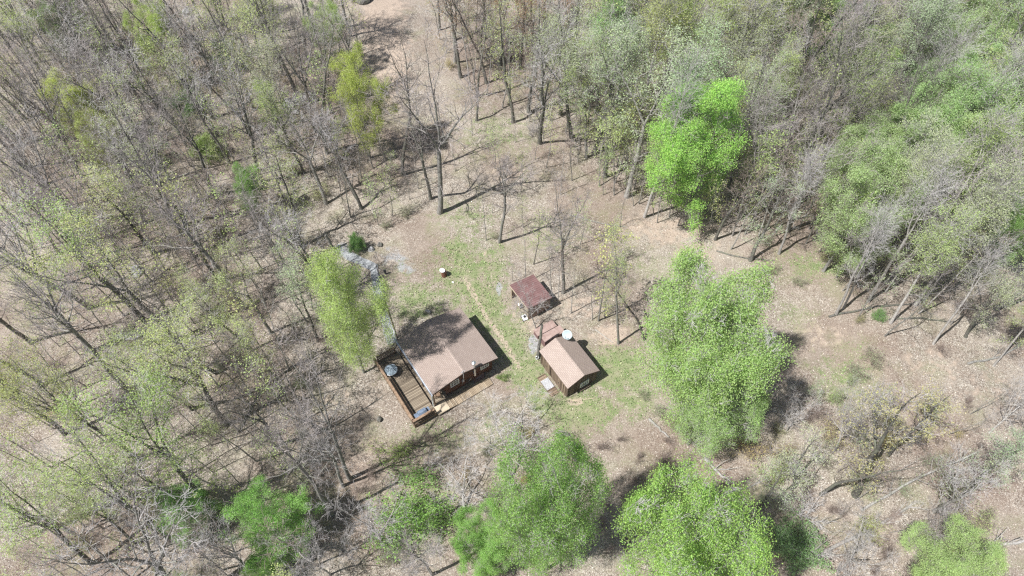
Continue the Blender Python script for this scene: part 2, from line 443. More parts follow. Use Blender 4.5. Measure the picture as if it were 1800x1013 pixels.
# ------------------------------------------------------------------ concrete path
def strip(name, pts, w, mat, z=0.02, th=0.0, seed=0):
    rnd = random.Random(seed)
    P = [Vector((*at(*p), 0)) for p in pts]
    Q = []
    for a, b in zip(P[:-1], P[1:]):
        n = max(2, int((b - a).length / 0.5))
        Q += [a.lerp(b, k / n) for k in range(n)]
    Q.append(P[-1])
    mb = MB(); L = []; Rr = []
    for i, q in enumerate(Q):
        t = (Q[min(i + 1, len(Q) - 1)] - Q[max(i - 1, 0)]).normalized()
        n = Vector((-t.y, t.x, 0)); ww = w * (0.5 + rnd.uniform(-.12, .12))
        L.append(q + n * ww); Rr.append(q - n * ww)
    vs = [Vector((p.x, p.y, gz(p.x, p.y) + z)) for p in L + Rr] + [Vector((p.x, p.y, gz(p.x, p.y) - 0.2)) for p in L + Rr]
    m = len(Q)
    fs = [(i, i + 1, m + i + 1, m + i) for i in range(m - 1)] + [(i, 2 * m + i, 2 * m + i + 1, i + 1) for i in range(m - 1)] + [(m + i, m + i + 1, 3 * m + i + 1, 3 * m + i) for i in range(m - 1)]
    mb.add(vs, fs)
    return mb.build(name, mat)
o = strip('path', [(588, 432), (612, 448), (640, 462), (657, 470), (663, 500), (672, 545), (684, 585), (690, 604)], 1.0, M['concrete'], 0.06, seed=2)
tag(o, 'grey concrete footpath running from the woods to the cabin deck', kind='structure')
# garden edging cable on the right edge of the path
mb = MB()
pp = [(660, 466), (668, 492), (676, 530), (686, 560), (698, 596)]
mb.tube([G(*p) + Vector((0.05, 0, 0.09)) for p in pp], 0.035, 6)
tag(mb.build('path_edging', M['trim']), 'thin dark edging strip along the right side of the concrete path', 'edging')

# ------------------------------------------------------------------ cabin
CO = Vector((-7.339, 28.043, 0)); CTH = 0.588
CL, CW, HL, HR_, HA, AX = 6.94, 7.2, 2.80, 2.58, 3.50, 3.49
cabin = empty('cabin', CO, CTH, 'brown log cabin with tan shingled gable roof and metal chimney pipe', 'cabin')
wx0, wx1, wy0, wy1, fz = 1.55, 6.75, 0.45, CL - 0.45, 0.0
def roof_z(x): return HL + (HA - HL) * x / AX if x < AX else HA + (HR_ - HA) * (x - AX) / (CW - AX)
mb = MB()
th = 0.12
ytk = 0.16
def wall_y(mb, y, t):    # gable wall at y
    mb.prism([(wx0, fz), (wx1, fz), (wx1, roof_z(wx1) - .13), (AX, HA - .13), (wx0, roof_z(wx0) - .13)], y, y + t, 'y')
wall_y(mb, wy0, ytk)
tag(mb.build('gable_wall', M['log_wall'], cabin))
mb = MB(); wall_y(mb, wy1 - ytk, ytk); mb.build('gable_wall', M['log_wall'], cabin)
mb = MB(); mb.box(wx0, wx0 + ytk, wy0 + ytk, wy1 - ytk, fz, roof_z(wx0) - .14); mb.build('side_wall', M['log_wall'], cabin)
mb = MB(); mb.box(wx1 - ytk, wx1, wy0 + ytk, wy1 - ytk, fz, roof_z(wx1) - .14); mb.build('side_wall', M['log_wall'], cabin)
mb = MB()
mb.prism([(0, HL - th), (AX, HA - th), (AX, HA), (0, HL)], 0, CL, 'y')
roof_l = mb.build('roof', M['shingle'], cabin)
mb = MB(); mb.prism([(AX + .001, HA - th), (CW, HR_ - th), (CW, HR_), (AX + .001, HA)], 0, CL, 'y')
mb.build('roof', M['shingle'], cabin)
mb = MB()
nseg = 24
for k in range(nseg):
    y0 = k * CL / nseg
    mb.prism([(AX - .16, HA - .018), (AX, HA + .022), (AX + .16, HA - .018), (AX + .16, HA - .03), (AX - .16, HA - .03)], y0 + .006, y0 + CL / nseg - .006, 'y')
mb.build('ridge_cap', M['shingle2'], roof_l)
for y0, y1 in ((-.035, -.003), (CL + .003, CL + .035)):
    mb = MB(); mb.prism([(0, HL - .2), (AX, HA - .2), (CW, HR_ - .2), (CW, HR_ - .01), (AX, HA - .01), (0, HL - .01)], y0, y1, 'y')
    mb.build('barge_board', M['trim'], cabin)
# gutter and downspout
mb = MB()
mb.prism([(-.15, HL - .06), (-.13, HL - .15), (-.03, HL - .15), (-.005, HL - .05), (-.02, HL - .05), (-.04, HL - .13), (-.12, HL - .13), (-.135, HL - .06)], -.05, CL + .6, 'y')
mb.build('gutter', M['gutter'], cabin)
mb = MB(); mb.box(-.16, -.04, -.06, .05, 0.3, HL - .15); mb.build('downspout', M['white'], cabin)
for yy in (0.12, 2.4, 4.7, CL - .15):
    mb = MB(); mb.box(.02, .16, yy - .07, yy + .07, 0.45, HL - .12); mb.build('porch_post', M['deck_rail'], cabin)
# porch floor under the roof is part of the cabin
mb = MB(); mb.box(-.02, wx0 - .004, 0.0, CL, 0.28, 0.44); mb.build('porch_floor', M['deck'], cabin)
# windows in the near gable
def window(parent, xc, zc, w, h, y, grid=(2, 2)):
    mb = MB()
    t = .09
    for a, b, c, d in ((xc - w / 2, xc + w / 2, zc + h / 2 - t, zc + h / 2), (xc - w / 2, xc + w / 2, zc - h / 2, zc - h / 2 + t), (xc - w / 2, xc - w / 2 + t, zc - h / 2 + t, zc + h / 2 - t), (xc + w / 2 - t, xc + w / 2, zc - h / 2 + t, zc + h / 2 - t)):
        mb.box(a, b, y - .05, y + .02, c, d)
    for k in range(1, grid[0]):
        x = xc - w / 2 + k * w / grid[0]; mb.box(x - .018, x + .018, y - .03, y + .01, zc - h / 2 + t, zc + h / 2 - t)
    for k in range(1, grid[1]):
        z = zc - h / 2 + k * h / grid[1]; mb.box(xc - w / 2 + t, xc + w / 2 - t, y - .035, y + .005, z - .02, z + .02)
    f = mb.build('window', M['white'], parent)
    mb = MB(); mb.box(xc - w / 2 + t * .8, xc + w / 2 - t * .8, y - .012, y + .012, zc - h / 2 + t * .8, zc + h / 2 - t * .8)
    mb.build('pane', M['glass'], f)
window(cabin, 2.55, 1.75, 0.95, 0.95, wy0 - .03, (3, 2))
window(cabin, 5.9, 1.75, 0.95, 0.95, wy0 - .03, (4, 2))
# chimney
mb = MB(); cxx = 4.62
mb.tube([(cxx, .50, 1.75), (cxx, .1, 1.75)], .085, 12)
mb.tube([(cxx, .1, 1.62), (cxx, .1, 3.95)], .115, 14)
ch = mb.build('chimney_pipe', M['steel'], cabin, smooth=False)
mb = MB(); mb.lathe([(0.0, .32), (.2, .2), (.2, .12), (.13, .1), (.13, 0)], 16, (cxx, .1, 3.92)); mb.build('chimney_cap', M['steel'], ch)
# mast and meter box by the ridge
mb = MB(); mb.tube([(3.32, .36, .9), (3.32, -.09, 2.9), (3.32, -.09, 4.15)], .028, 6); mb.box(3.1, 3.54, -.11, -.07, 3.95, 3.98); mb.box(3.2, 3.44, -.11, -.07, 3.75, 3.78)
mb.build('mast', M['gutter'], cabin)
mb = MB(); mb.box(3.3, 3.52, .3, wy0, 1.15, 1.5); mb.build('meter_box', M['gutter'], cabin)
mb = MB(); mb.box(3.75, 4.25, .42, wy0 - .004, .35, .95); mb.build('vent_panel', M['trim'], cabin)
# door under the porch
mb = MB(); mb.box(wx0 - .05, wx0 - .004, 2.9, 3.8, .45, 2.45)
dr = mb.build('door', M['trim'], cabin)
mb = MB(); mb.lathe([(0, .0), (.04, .02), (.04, .05), (0, .07)], 10, (wx0 - .09, 3.0, 1.35)); mb.build('handle', M['steel'], dr)

# ------------------------------------------------------------------ deck
deck = empty('deck', CO, CTH, 'weathered timber deck with slatted railing along the left side of the cabin', 'deck')
dx0, dx1, dy0, dy1, dz = -2.62, -.19, -.78, 7.3, .42
mb = MB(); mb.box(dx0, dx1, dy0, dy1, dz - .05, dz); mb.build('deck_floor', M['deck'], deck)
mb = MB()
for x in (dx0 + .1, -1.4, dx1 - .1):
    for y in (dy0 + .1, 1.9, 4.6, dy1 - .1): mb.box(x - .07, x + .07, y - .07, y + .07, -.1, dz - .06)
mb.box(dx0, dx0 + .05, dy0, dy1, dz - .24, dz - .055); mb.box(dx0 + .05, dx1, dy0, dy0 + .05, dz - .24, dz - .055)
mb.build('deck_frame', M['deck_rail'], deck)
def rail(p0, p1, parent, h=.98, cap=.2, slat=.115):
    p0 = Vector(p0); p1 = Vector(p1); L = (p1 - p0).length
    ang = math.atan2(p1.y - p0.y, p1.x - p0.x)
    T = Matrix.Translation((p0.x, p0.y, dz)) @ Matrix.Rotation(ang, 4, 'Z')
    mb = MB()
    mb.box(0, L, -cap / 2, cap / 2, h, h + .04, T)
    mb.box(0, L, -.025, .025, h - .14, h - .004, T); mb.box(0, L, -.025, .025, .1, .18, T)
    n = int(L / slat)
    for k in range(n):
        x = (k + .5) * L / n; mb.box(x - .025, x + .025, .027, .06, .06, h - .03, T)
    r = mb.build('railing', M['deck_rail'], parent)
    m = max(1, round(L / 2.0))
    for k in range(m + 1):
        x = min(max(k * L / m, .06), L - .06); mb = MB(); mb.box(x - .05, x + .05, -.078, -.027, -.4, h - .005, T)
        mb.build('post', M['deck_rail'], r)
rail((dx0 + .06, dy1 - .05, 0), (dx0 + .06, dy0 + .3, 0), deck)
rail((dx0 + .0, dy0 + .08, 0), (-.35, dy0 + .08, 0), deck, cap=.24)
rail((dx1 - .1, dy1 - .1, 0), (dx0 + .3, dy1 - .1, 0), deck)
# bench along the outer rail
mb = MB(); mb.box(dx0 + .14, dx0 + .52, -.4, 4.6, dz + .42, dz + .46)
for y in (-.3, 1.2, 2.8, 4.4): mb.box(dx0 + .2, dx0 + .46, y - .04, y + .04, dz + .003, dz + .417)
mb.build('bench', M['deck_rail'], deck)

def lpt(x, y, z=0):   # cabin-local to world
    c, s = math.cos(CTH), math.sin(CTH)
    return Vector((CO.x + x * c - y * s, CO.y + x * s + y * c, z))

# boardwalk in front of the gable
walk = empty('boardwalk', lpt(0, 0), CTH, 'pale plank walkway stepping down along the front of the cabin', 'walkway')
mb = MB(); mb.box(-.16, 1.1, -1.02, .1, .28, .4); mb.build('landing', M['fresh'], walk)
mb = MB(); mb.box(1.104, 1.5, -1.0, .08, .2, .32); mb.build('step', M['walk'], walk)
mb = MB(); mb.box(1.504, 1.9, -1.0, .08, .13, .24); mb.build('step', M['walk'], walk)
mb = MB(); mb.box(1.904, 5.95, -1.0, .02, .04, .15); mb.build('walk_planks', M['walk'], walk)
for q in ((.98, 1.1, -1.021, .101, .401, .425), (1.42, 1.5, -1.001, .081, .321, .34), (1.83, 1.9, -1.001, .081, .241, .26)):
    mb = MB(); mb.box(*q); mb.build('nosing', M['fresh'], walk)

# covered grill on the deck
def put(name, loc, rz, label, cat, group=None): return empty(name, loc, rz, label, cat, group)
gr_ = put('grill', lpt(-1.45, -.3, dz), CTH, 'blue-grey covered barbecue grill at the near end of the deck', 'grill')
mb = MB()
mb.prism([(-.28, .75), (.28, .75), (.28, .95), (.2, 1.12), (-.12, 1.16), (-.28, 1.0)], -.42, .42, 'x'); mb.build('lid', M['cover'], gr_)
mb = MB(); mb.box(-.4, .4, -.24, .24, .12, .745); mb.build('cabinet', M['black'], gr_)
for sx in (-1, 1):
    mb = MB(); a, b = sorted((sx * .43, sx * .78)); mb.box(a, b, -.24, .24, .78, .83); mb.build('side_shelf', M['cover'], gr_)
for sx in (-1, 1):
    for sy in (-1, 1):
        mb = MB(); mb.tube([(sx * .36, sy * .2, .08), (sx * .30, sy * .2, .08)], .08, 12); mb.build('wheel', M['black'], gr_)

tb = put('patio_table', lpt(-1.75, 5.35, dz), 0, 'round glass-topped patio table on the deck under the leafy tree', 'table')
mb = MB(); mb.lathe([(0, .73), (.6, .73), (.62, .715), (.6, .70), (0, .70)], 28); mb.build('table_top', M['tableglass'], tb)
mb = MB(); mb.lathe([(.605, .735), (.64, .715), (.605, .69)], 28); mb.build('rim', M['gutter'], tb)
for k in range(4):
    a = k * math.pi / 2 + .4
    mb = MB(); mb.tube([(math.cos(a) * .5, math.sin(a) * .5, .69), (math.cos(a) * .42, math.sin(a) * .42, .0)], .02, 6); mb.build('leg', M['gutter'], tb)

def chair(loc, rz, label):
    c = put('deck_chair', loc, rz, label, 'chair', 'chairs on the porch')
    mb = MB()
    for k in range(5): mb.box(-.25, .25, -.25 + k * .1, -.17 + k * .1, .42, .44)
    mb.build('seat', M['deck_rail'], c)
    mb = MB(); T = Matrix.Translation((0, .26, .44)) @ Matrix.Rotation(R(-14), 4, 'X')
    for k in range(5): mb.box(-.25 + k * .1, -.17 + k * .1, 0, .02, 0, .55, T)
    mb.build('backrest', M['deck_rail'], c)
    for sx in (-1, 1):
        for sy in (-1, 1):
            mb = MB(); mb.box(sx * .23 - .02, sx * .23 + .02, sy * .22 - .02, sy * .22 + .02, 0, .415); mb.build('leg', M['deck_rail'], c)
        mb = MB(); mb.box(sx * .29 - .04, sx * .29 + .04, -.28, .24, .62, .645); mb.box(sx * .29 - .02, sx * .29 + .02, -.24, -.2, .003, .617); mb.build('armrest', M['deck_rail'], c)
chair(lpt(.75, .65, .44), CTH + 2.7, 'wooden slatted chair under the porch roof nearest the front edge')
chair(lpt(.75, 2.0, .44), CTH + 1.9, 'wooden slatted chair under the porch roof, farther back from the front')

# wheelbarrow leaning beside the gable wall
wb = put('wheelbarrow', lpt(5.05, .18, .0), CTH, 'dark red wheelbarrow with pale handles tipped against the cabin gable', 'wheelbarrow')
mb = MB(); T = Matrix.Translation((0, .06, .42)) @ Matrix.Rotation(R(62), 4, 'X')
prof = [(-.55, -.32), (.4, -.36), (.62, -.2), (.62, .2), (.4, .36), (-.55, .32)]
vs = [T @ Vector((x, y, 0)) for x, y in prof] + [T @ Vector((x * .68, y * .6, -.26)) for x, y in prof]
mb.add(vs, [(i, (i + 1) % 6, (i + 1) % 6 + 6, i + 6) for i in range(6)] + [tuple(range(6, 12))]); mb.build('tray', M['maroon'], wb)
for s in (-1, 1):
    mb = MB(); mb.tube([T @ Vector((-1.05, s * .28, .05)), T @ Vector((-.4, s * .28, -.2)), T @ Vector((.75, s * .08, -.3))], .022, 6)
    mb.build('handle', M['gutter'], wb)
mb = MB(); c0 = T @ Vector((.78, -.05, -.3)); c1 = T @ Vector((.78, .05, -.3)); mb.tube([c0, c1], .19, 14); mb.build('wheel', M['black'], wb)

# ------------------------------------------------------------------ shed
SO = Vector((5.214, 28.925, 0)); STH = 0.566
SL, SW, SHL, SHR, SHA, SAX = 4.8, 3.75, 2.25, 2.08, 3.05, 1.83
shed = empty('shed', SO, STH, 'board-sided shed with tan gable roof and satellite dish behind', 'shed')
def sz(x): return SHL + (SHA - SHL) * x / SAX if x < SAX else SHA + (SHR - SHA) * (x - SAX) / (SW - SAX)
a0, a1, b0, b1 = .14, SW - .14, .14, SL - .14
for y in (b0, b1 - .08):
    mb = MB(); mb.prism([(a0, 0), (a1, 0), (a1, sz(a1) - .1), (SAX, SHA - .1), (a0, sz(a0) - .1)], y, y + .08, 'y')
    n = 16
    for k in range(n):
        x = a0 + .05 + k * (a1 - a0 - .1) / (n - 1)
        yy = (y - .025, y) if y == b0 else (y + .08, y + .105)
        mb.box(x - .025, x + .025, yy[0], yy[1], 0.02, sz(x) - .14)
    mb.build('gable_wall', M['board_x'], shed)
for x in (a0, a1 - .08):
    mb = MB(); mb.box(x, x + .08, b0 + .08, b1 - .08, 0, sz(x + .04) - .12)
    xx = (x - .025, x) if x == a0 else (x + .08, x + .105)
    for k in range(20):
        y = b0 + .1 + k * (b1 - b0 - .2) / 19; mb.box(xx[0], xx[1], y - .025, y + .025, .02, sz(x) - .16)
    mb.build('side_wall', M['board'], shed)
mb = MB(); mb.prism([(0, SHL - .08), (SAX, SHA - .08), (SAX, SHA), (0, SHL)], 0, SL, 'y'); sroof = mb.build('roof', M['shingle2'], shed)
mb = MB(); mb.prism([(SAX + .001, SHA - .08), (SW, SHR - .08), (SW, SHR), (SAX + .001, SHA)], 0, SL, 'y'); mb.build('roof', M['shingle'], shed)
mb = MB()
for k in range(16):
    y0 = k * SL / 16; mb.prism([(SAX - .13, SHA - .03), (SAX, SHA + .02), (SAX + .13, SHA - .03)], y0 + .005, y0 + SL / 16 - .005, 'y')
mb.build('ridge_cap', M['shingle2'], sroof)
for y0, y1 in ((-.03, -.003), (SL + .003, SL + .03)):
    mb = MB(); mb.prism([(0, SHL - .13), (SAX, SHA - .13), (SW, SHR - .13), (SW, SHR - .01), (SAX, SHA - .01), (0, SHL - .01)], y0, y1, 'y')
    mb.build('barge_board', M['trim'], shed)
# doors on the long side
for yd in (1.15, 3.3):
    mb = MB(); mb.box(a0 - .07, a0 - .03, yd - .42, yd + .42, .12, 1.85)
    mb.box(a0 - .085, a0 - .071, yd - .40, yd + .40, .4, .5); mb.box(a0 - .085, a0 - .071, yd - .40, yd + .40, 1.5, 1.6)
    dr = mb.build('door', M['board'], shed)
    mb = MB(); mb.box(a0 - .105, a0 - .086, yd + .28, yd + .34, .9, 1.1); mb.build('handle', M['black'], dr)
# window of the gable
window(shed, 2.12, 1.0, 1.0, .8, b0 - .06, (4, 2))
mb = MB(); mb.box(1.5, 2.75, b0 - .32, b0 - .03, .30, .34); mb.build('shelf', M['board_x'], shed)

def spt(x, y, z=0):
    c, s = math.cos(STH), math.sin(STH)
    return Vector((SO.x + x * c - y * s, SO.y + x * s + y * c, z))
# satellite dish on a pole behind the shed
sd = put('satellite_dish', spt(3.0, SL - .35, 2.33), 0, 'pale round satellite dish mounted on the far corner of the shed roof', 'satellite dish')
mb = MB(); mb.tube([(0, 0, -.1), (0, 0, .75)], .04, 10); mb.build('pole', M['gutter'], sd)
mb = MB()
Tn = Vector((-.25, -.62, .74)).normalized().to_track_quat('Z', 'Y').to_matrix().to_4x4()
Td = Matrix.Translation((0, -.08, .95)) @ Tn @ Matrix.Scale(.9, 4)
n = 28; pr_ = [(0, 0), (.15, .008), (.3, .035), (.44, .08), (.55, .125), (.555, .11), (.44, .06), (.3, .015), (0, -.025)]
vs = [Td @ Vector((r * math.cos(6.28318 * k / n), r * .95 * math.sin(6.28318 * k / n), z)) for r, z in pr_ for k in range(n)]
mb.add(vs, [(i * n + k, i * n + (k + 1) % n, (i + 1) * n + (k + 1) % n, (i + 1) * n + k) for i in range(len(pr_) - 1) for k in range(n)])
mb.build('reflector', M['dish'], sd, smooth=True)
mb = MB(); mb.tube([Td @ Vector((0, -.5, .1)), Td @ Vector((0, -.18, .6))], .018, 6); mb.tube([Td @ Vector((0, -.2, .55)), Td @ Vector((0, -.16, .68))], .05, 8); mb.build('feed_arm', M['black'], sd)

# step platform with corrugated mat beside the shed
pl = put('step_platform', Vector((*at(962, 676), 0)), STH, 'low step beside the shed door with a pale ribbed sheet on it', 'platform')
mb = MB(); mb.box(-.45, .45, -1.35, 1.1, 0, .1); mb.build('base', M['board'], pl)
mb = MB()
for k in range(11):
    y = -.55 + k * .105; mb.box(-.42, .42, y - .038, y + .038, .1, .16)
mb.build('ribbed_sheet', M['ribbed'], pl)

# rusty bins behind the shed
def bin_(name, c, w, d, h, label, lid=0.0):
    t = put(name, c, STH, label, 'storage bin')
    mb = MB(); mb.box(-w / 2, w / 2, -d / 2, d / 2, 0, h)
    for k in range(6):
        x = -w / 2 + (k + .5) * w / 6; mb.box(x - .03, x + .03, -d / 2 - .03, -d / 2, .02, h - .03)
    mb.build('bin_body', M['maroon'], t)
    mb = MB(); T = Matrix.Translation((0, d / 2, h + .005)) @ Matrix.Rotation(R(-lid), 4, 'X')
    mb.box(-w / 2 - .06, w / 2 + .06, -d - .1, .05, 0, .035, T)
    for k in range(4):
        x = -w / 2 + (k + .5) * w / 4; mb.box(x - .02, x + .02, -d - .09, .04, .036, .055, T)
    mb.build('bin_lid', M['rust'], t)
bin_('storage_bin', spt(2.6, SL + 1.45), 2.3, .8, 1.15, 'rust-brown metal bin with flat lid directly behind the shed', 3)
bin_('storage_bin', spt(2.5, SL + 2.62), 2.2, .75, .7, 'lower rust-brown metal bin behind the first one, nearer the lean-to', 5)

# lean-to wood store
LO = Vector((*at(927.7, 562.6), 0)); LTH = STH
lt = empty('lean_to', LO, LTH, 'open-fronted maroon metal lean-to store in front of the thin trees', 'lean-to')
lw, ld = 2.75, 3.25
def lz(x): return 2.28 - .28 * x / lw
mb = MB(); mb.prism([(-.12, lz(-.12)), (lw + .12, lz(lw + .12)), (lw + .12, lz(lw + .12) + .05), (-.12, lz(-.12) + .05)], -.12, ld + .12, 'y')
for k in range(15):
    y = -.05 + k * (ld + .1) / 14
    mb.prism([(-.118, lz(-.118) + .051), (lw + .118, lz(lw + .118) + .051), (lw + .118, lz(lw + .118) + .08), (-.118, lz(-.118) + .08)], y - .02, y + .02, 'y')
mb.build('roof', M['maroon'], lt)
mb = MB(); mb.prism([(0.12, 0), (lw, 0), (lw, lz(lw) - .02), (.12, lz(.12) - .02)], 0, .05, 'y')
for k in range(14):
    x = .2 + k * (lw - .3) / 13; mb.box(x - .02, x + .02, -.025, -.001, .02, lz(x) - .05)
mb.build('side_wall', M['rust'], lt)
mb = MB(); mb.box(lw - .05, lw, .055, ld, 0, lz(lw) - .02); mb.build('back_wall', M['rust'], lt)
mb = MB(); mb.prism([(0.12, 0), (lw - .055, 0), (lw - .055, lz(lw) - .02), (.12, lz(.12) - .02)], ld - .05, ld, 'y'); mb.build('side_wall', M['rust'], lt)
for y in (.0, 1.55, ld - .1):
    mb = MB(); mb.box(0, .1, y, y + .1, 0, lz(0) - .004); mb.build('post', M['fresh'], lt)
mb = MB(); mb.box(-.14, -.121, -.12, ld + .12, lz(-.12) - .12, lz(-.12) + .06); mb.build('fascia', M['fresh'], lt)
# firewood inside
rnd = random.Random(3)
mb = MB()
for k in range(9):
    for j in range(7):
        y = .5 + k * .26 + rnd.uniform(-.03, .03); z = .1 + j * .18
        mb.tube([(1.0 + rnd.uniform(-.05, .05), y, z), (1.55 + rnd.uniform(-.05, .05), y, z)], .09 + rnd.uniform(-.015, .01), 7)
c, s = math.cos(LTH), math.sin(LTH)
fw = mb.build('firewood_stack', M['firewood']); fw.location = LO; fw.rotation_euler = (0, 0, LTH)
tag(fw, 'stack of split firewood inside the open lean-to', 'firewood')

def bucket(name, u, v, r, h, mat, label, cat, tilt=0):
    b = put(name, G(u, v), random.Random(u).uniform(0, 6), label, cat)
    if tilt: b.rotation_euler = (tilt, 0, 1.0); b.location.z += r * .8
    mb = MB(); mb.lathe([(0, .0), (r * .8, .0), (r, h), (r * 1.06, h), (r * 1.06, h - .03), (r * .93, h - .02), (r * .78, .03), (0, .03)], 16); mb.build('bucket', mat, b)
    mb = MB(); mb.tube([(r * math.cos(a), 0, h + r * .6 * math.sin(a)) for a in [k * math.pi / 8 for k in range(9)]], .012, 5); mb.build('handle', M['steel'], b)
bucket('bucket', 912, 537, .2, .36, M['plastic'], 'white bucket lying on the grass left of the lean-to', 'bucket', 1.2)
bucket('bucket', 944, 631, .17, .34, M['plastic'], 'white bucket at the far left corner of the shed', 'bucket')
# push mower by the lean-to corner
mw = put('lawn_mower', G(922, 560), LTH + 1.4, 'small white push mower parked at the near corner of the lean-to', 'lawn mower')
mb = MB(); mb.prism([(-.3, .1), (.3, .1), (.34, .2), (.2, .3), (-.2, .3), (-.34, .2)], -.24, .24, 'y'); mb.build('mower_deck', M['plastic'], mw)
mb = MB(); mb.lathe([(0, .5), (.1, .49), (.14, .42), (.14, .303)], 12); mb.build('engine', M['black'], mw)
mb = MB()
for s_ in (-.2, .2): mb.tube([(.2, s_, .28), (.85, s_, .85)], .014, 6)
mb.tube([(.85, -.2, .85), (.85, .2, .85)], .014, 6); mb.build('handle', M['black'], mw)
for sx in (-.25, .25):
    for sy in (-.3, .26):
        mb = MB(); mb.tube([(sx, sy, .1), (sx, sy + .04, .1)], .1, 12); mb.build('wheel', M['black'], mw)

# burn barrel
bb = put('burn_barrel', G(781, 485), .3, 'rusty burn barrel with a white lid on the grass above the cabin', 'barrel')
mb = MB(); mb.lathe([(0, 0), (.29, 0), (.29, .28), (.305, .3), (.29, .32), (.29, .58), (.305, .6), (.29, .62), (.29, .88), (.27, .88), (.27, .5), (0, .5)], 22); mb.build('drum', M['rust_dark'], bb)
mb = MB(); T = Matrix.Translation((-.12, .1, .91)) @ Matrix.Rotation(R(14), 4, 'Y')
vs = [T @ Vector((r * math.cos(6.28318 * k / 18), r * math.sin(6.28318 * k / 18), z)) for r, z in ((0, .03), (.3, .02), (.31, -.02), (0, -.01)) for k in range(18)]
mb.add(vs, [(i * 18 + k, i * 18 + (k + 1) % 18, (i + 1) * 18 + (k + 1) % 18, (i + 1) * 18 + k) for i in range(3) for k in range(18)]); mb.build('lid', M['plastic'], bb)

def rock(u, v, sx, sy, sz_, label, mat='rock', seed=0, group=None, name='rock', cat='rock'):
    rnd = random.Random(seed * 7 + int(u))
    import bmesh
    bm = bmesh.new(); bmesh.ops.create_icosphere(bm, subdivisions=3, radius=1)
    ph = [rnd.uniform(0, 6) for _ in range(6)]
    for q in bm.verts:
        c = q.co
        k = 1 + .16 * math.sin(3 * c.x + ph[0]) + .14 * math.sin(4 * c.y + ph[1]) + .12 * math.sin(5 * c.z + ph[2]) + .06 * math.sin(11 * c.x + 9 * c.y + ph[3]) + rnd.uniform(-.03, .03)
        q.co = Vector((c.x * sx * k, c.y * sy * k, c.z * sz_ * k))
    me = bpy.data.meshes.new(name); bm.to_mesh(me); bm.free(); me.materials.append(M[mat])
    o = link(name, me); o.location = G(u, v) + Vector((0, 0, sz_ * .25)); o.rotation_euler = (0, 0, rnd.uniform(0, 3))
    return tag(o, label, cat, group)
rock(796, 497, .13, .1, .1, 'small white stone on the grass right of the burn barrel', 'plastic')
rock(753, 549, .28, .22, .25, 'pale yard lantern built as a stone in the dark grass just behind the cabin roof')  # stands for a likely yard lantern, modelled as a plain stone
rock(667, 738, .3, .25, .3, 'dark brown stump-like rock in the leaf litter left of the deck', 'bark_dark', 2)
rock(652, 439, .4, .3, .3, 'pale rock at the wood edge above the footpath')
rock(668, 431, .3, .25, .3, 'dark rock beside the pale rock at the wood edge', 'bark_dark', 3)
for i, (u, v, a, b, c_, lab) in enumerate([(512, 190, 1.6, .8, .4, 'long flat pale boulder in the upper left woods, left of a pair'), (536, 178, 1.3, .8, .5, 'blocky pale boulder in the upper left woods, right of a pair'), (522, 172, .9, .5, .4, 'small pale boulder just above the pair in the upper left woods'),
                                     (290, 40, 1.0, .7, .5, 'pale brown boulder high in the upper left woods'), (640, 4, 1.6, 1.2, 1.0, 'dark boulder at the top edge left of the dirt track'), (330, 20, .9, .6, .5, 'pale boulder at the very top of the left woods'),
                                     (240, 475, .8, .6, .4, 'greyish rock among trees in the middle of the left woods'), (228, 590, 1.2, .5, .3, 'grey slab of rock lying in the left woods level with the cabin roof')]):
    rock(u, v, a, b, c_, lab, 'bark_dark' if 'dark' in lab else 'rock', seed=i)
st_ = put('stake', G(678, 482), 0, 'short dark stake standing in the pale patch right of the footpath', 'stake')
mb = MB(); mb.box(-.1, .1, -.07, .07, 0, .75); mb.build('stake_post', M['black'], st_)

# boards and poles lying about
def lying(name, pts, rad, mat, label, cat, n=8, zoff=None, r1=None, stubs=0, seed=1):
    rnd = random.Random(seed)
    P = [G(u, v) for u, v in pts]
    m = 8; Q = []
    for i in range(m + 1):
        f = i / m * (len(P) - 1); k = min(int(f), len(P) - 2); q = P[k].lerp(P[k + 1], f - k)
        q.z = gz(q.x, q.y) + rad * .8 + (0 if zoff is None else zoff[0] + (zoff[1] - zoff[0]) * i / m)
        if i not in (0, m): q += Vector((rnd.uniform(-1, 1), rnd.uniform(-1, 1), 0)) * rad * .6
        Q.append(q)
    r1 = r1 if r1 is not None else rad * .6
    root = empty(name, P[0], 0, label, cat)
    mb = MB(); base = P[0]
    mb.tube([q - base for q in Q], [rad + (r1 - rad) * i / m for i in range(m + 1)], n)
    mb.build('trunk', mat, root)
    if stubs:
        mb = MB()
        ax = (Q[-1] - Q[0]).normalized()
        for k in range(stubs):
            i = rnd.randint(2, m); q = Q[i] - base
            d = (ax * .8 + Vector((rnd.uniform(-1, 1), rnd.uniform(-1, 1), rnd.uniform(0, .8)))).normalized()
            L = rnd.uniform(.8, 2.6) * (rad / .15) ** .5
            p = [q, q + d * L * .5 + Vector((0, 0, .05)), q + d * L + Vector((rnd.uniform(-.3, .3), rnd.uniform(-.3, .3), .1))]
            mb.tube(p, [rad * .35, rad * .22, rad * .08], 5)
            for j in range(2):
                dd = (d + Vector((rnd.uniform(-.9, .9), rnd.uniform(-.9, .9), rnd.uniform(-.2, .5)))).normalized()
                mb.tube([p[1], p[1] + dd * L * .45], [rad * .14, rad * .05], 4)
        mb.build('branches', mat, root)
    return root
PB = M['bark_log']; GB = M['bark_grey']
lying('board', [(1003, 705), (1045, 700)], .05, M['fresh'], 'thin pale board lying in front of the shed gable', 'board', 4)
lying('pole', [(1046, 580), (1078, 603)], .06, PB, 'pale stripped pole lying right of the lean-to', 'pole', 6)
lying('log', [(1140, 737), (1176, 770)], .13, PB, 'pale log lying on open ground below the large yellow-green tree', 'log')
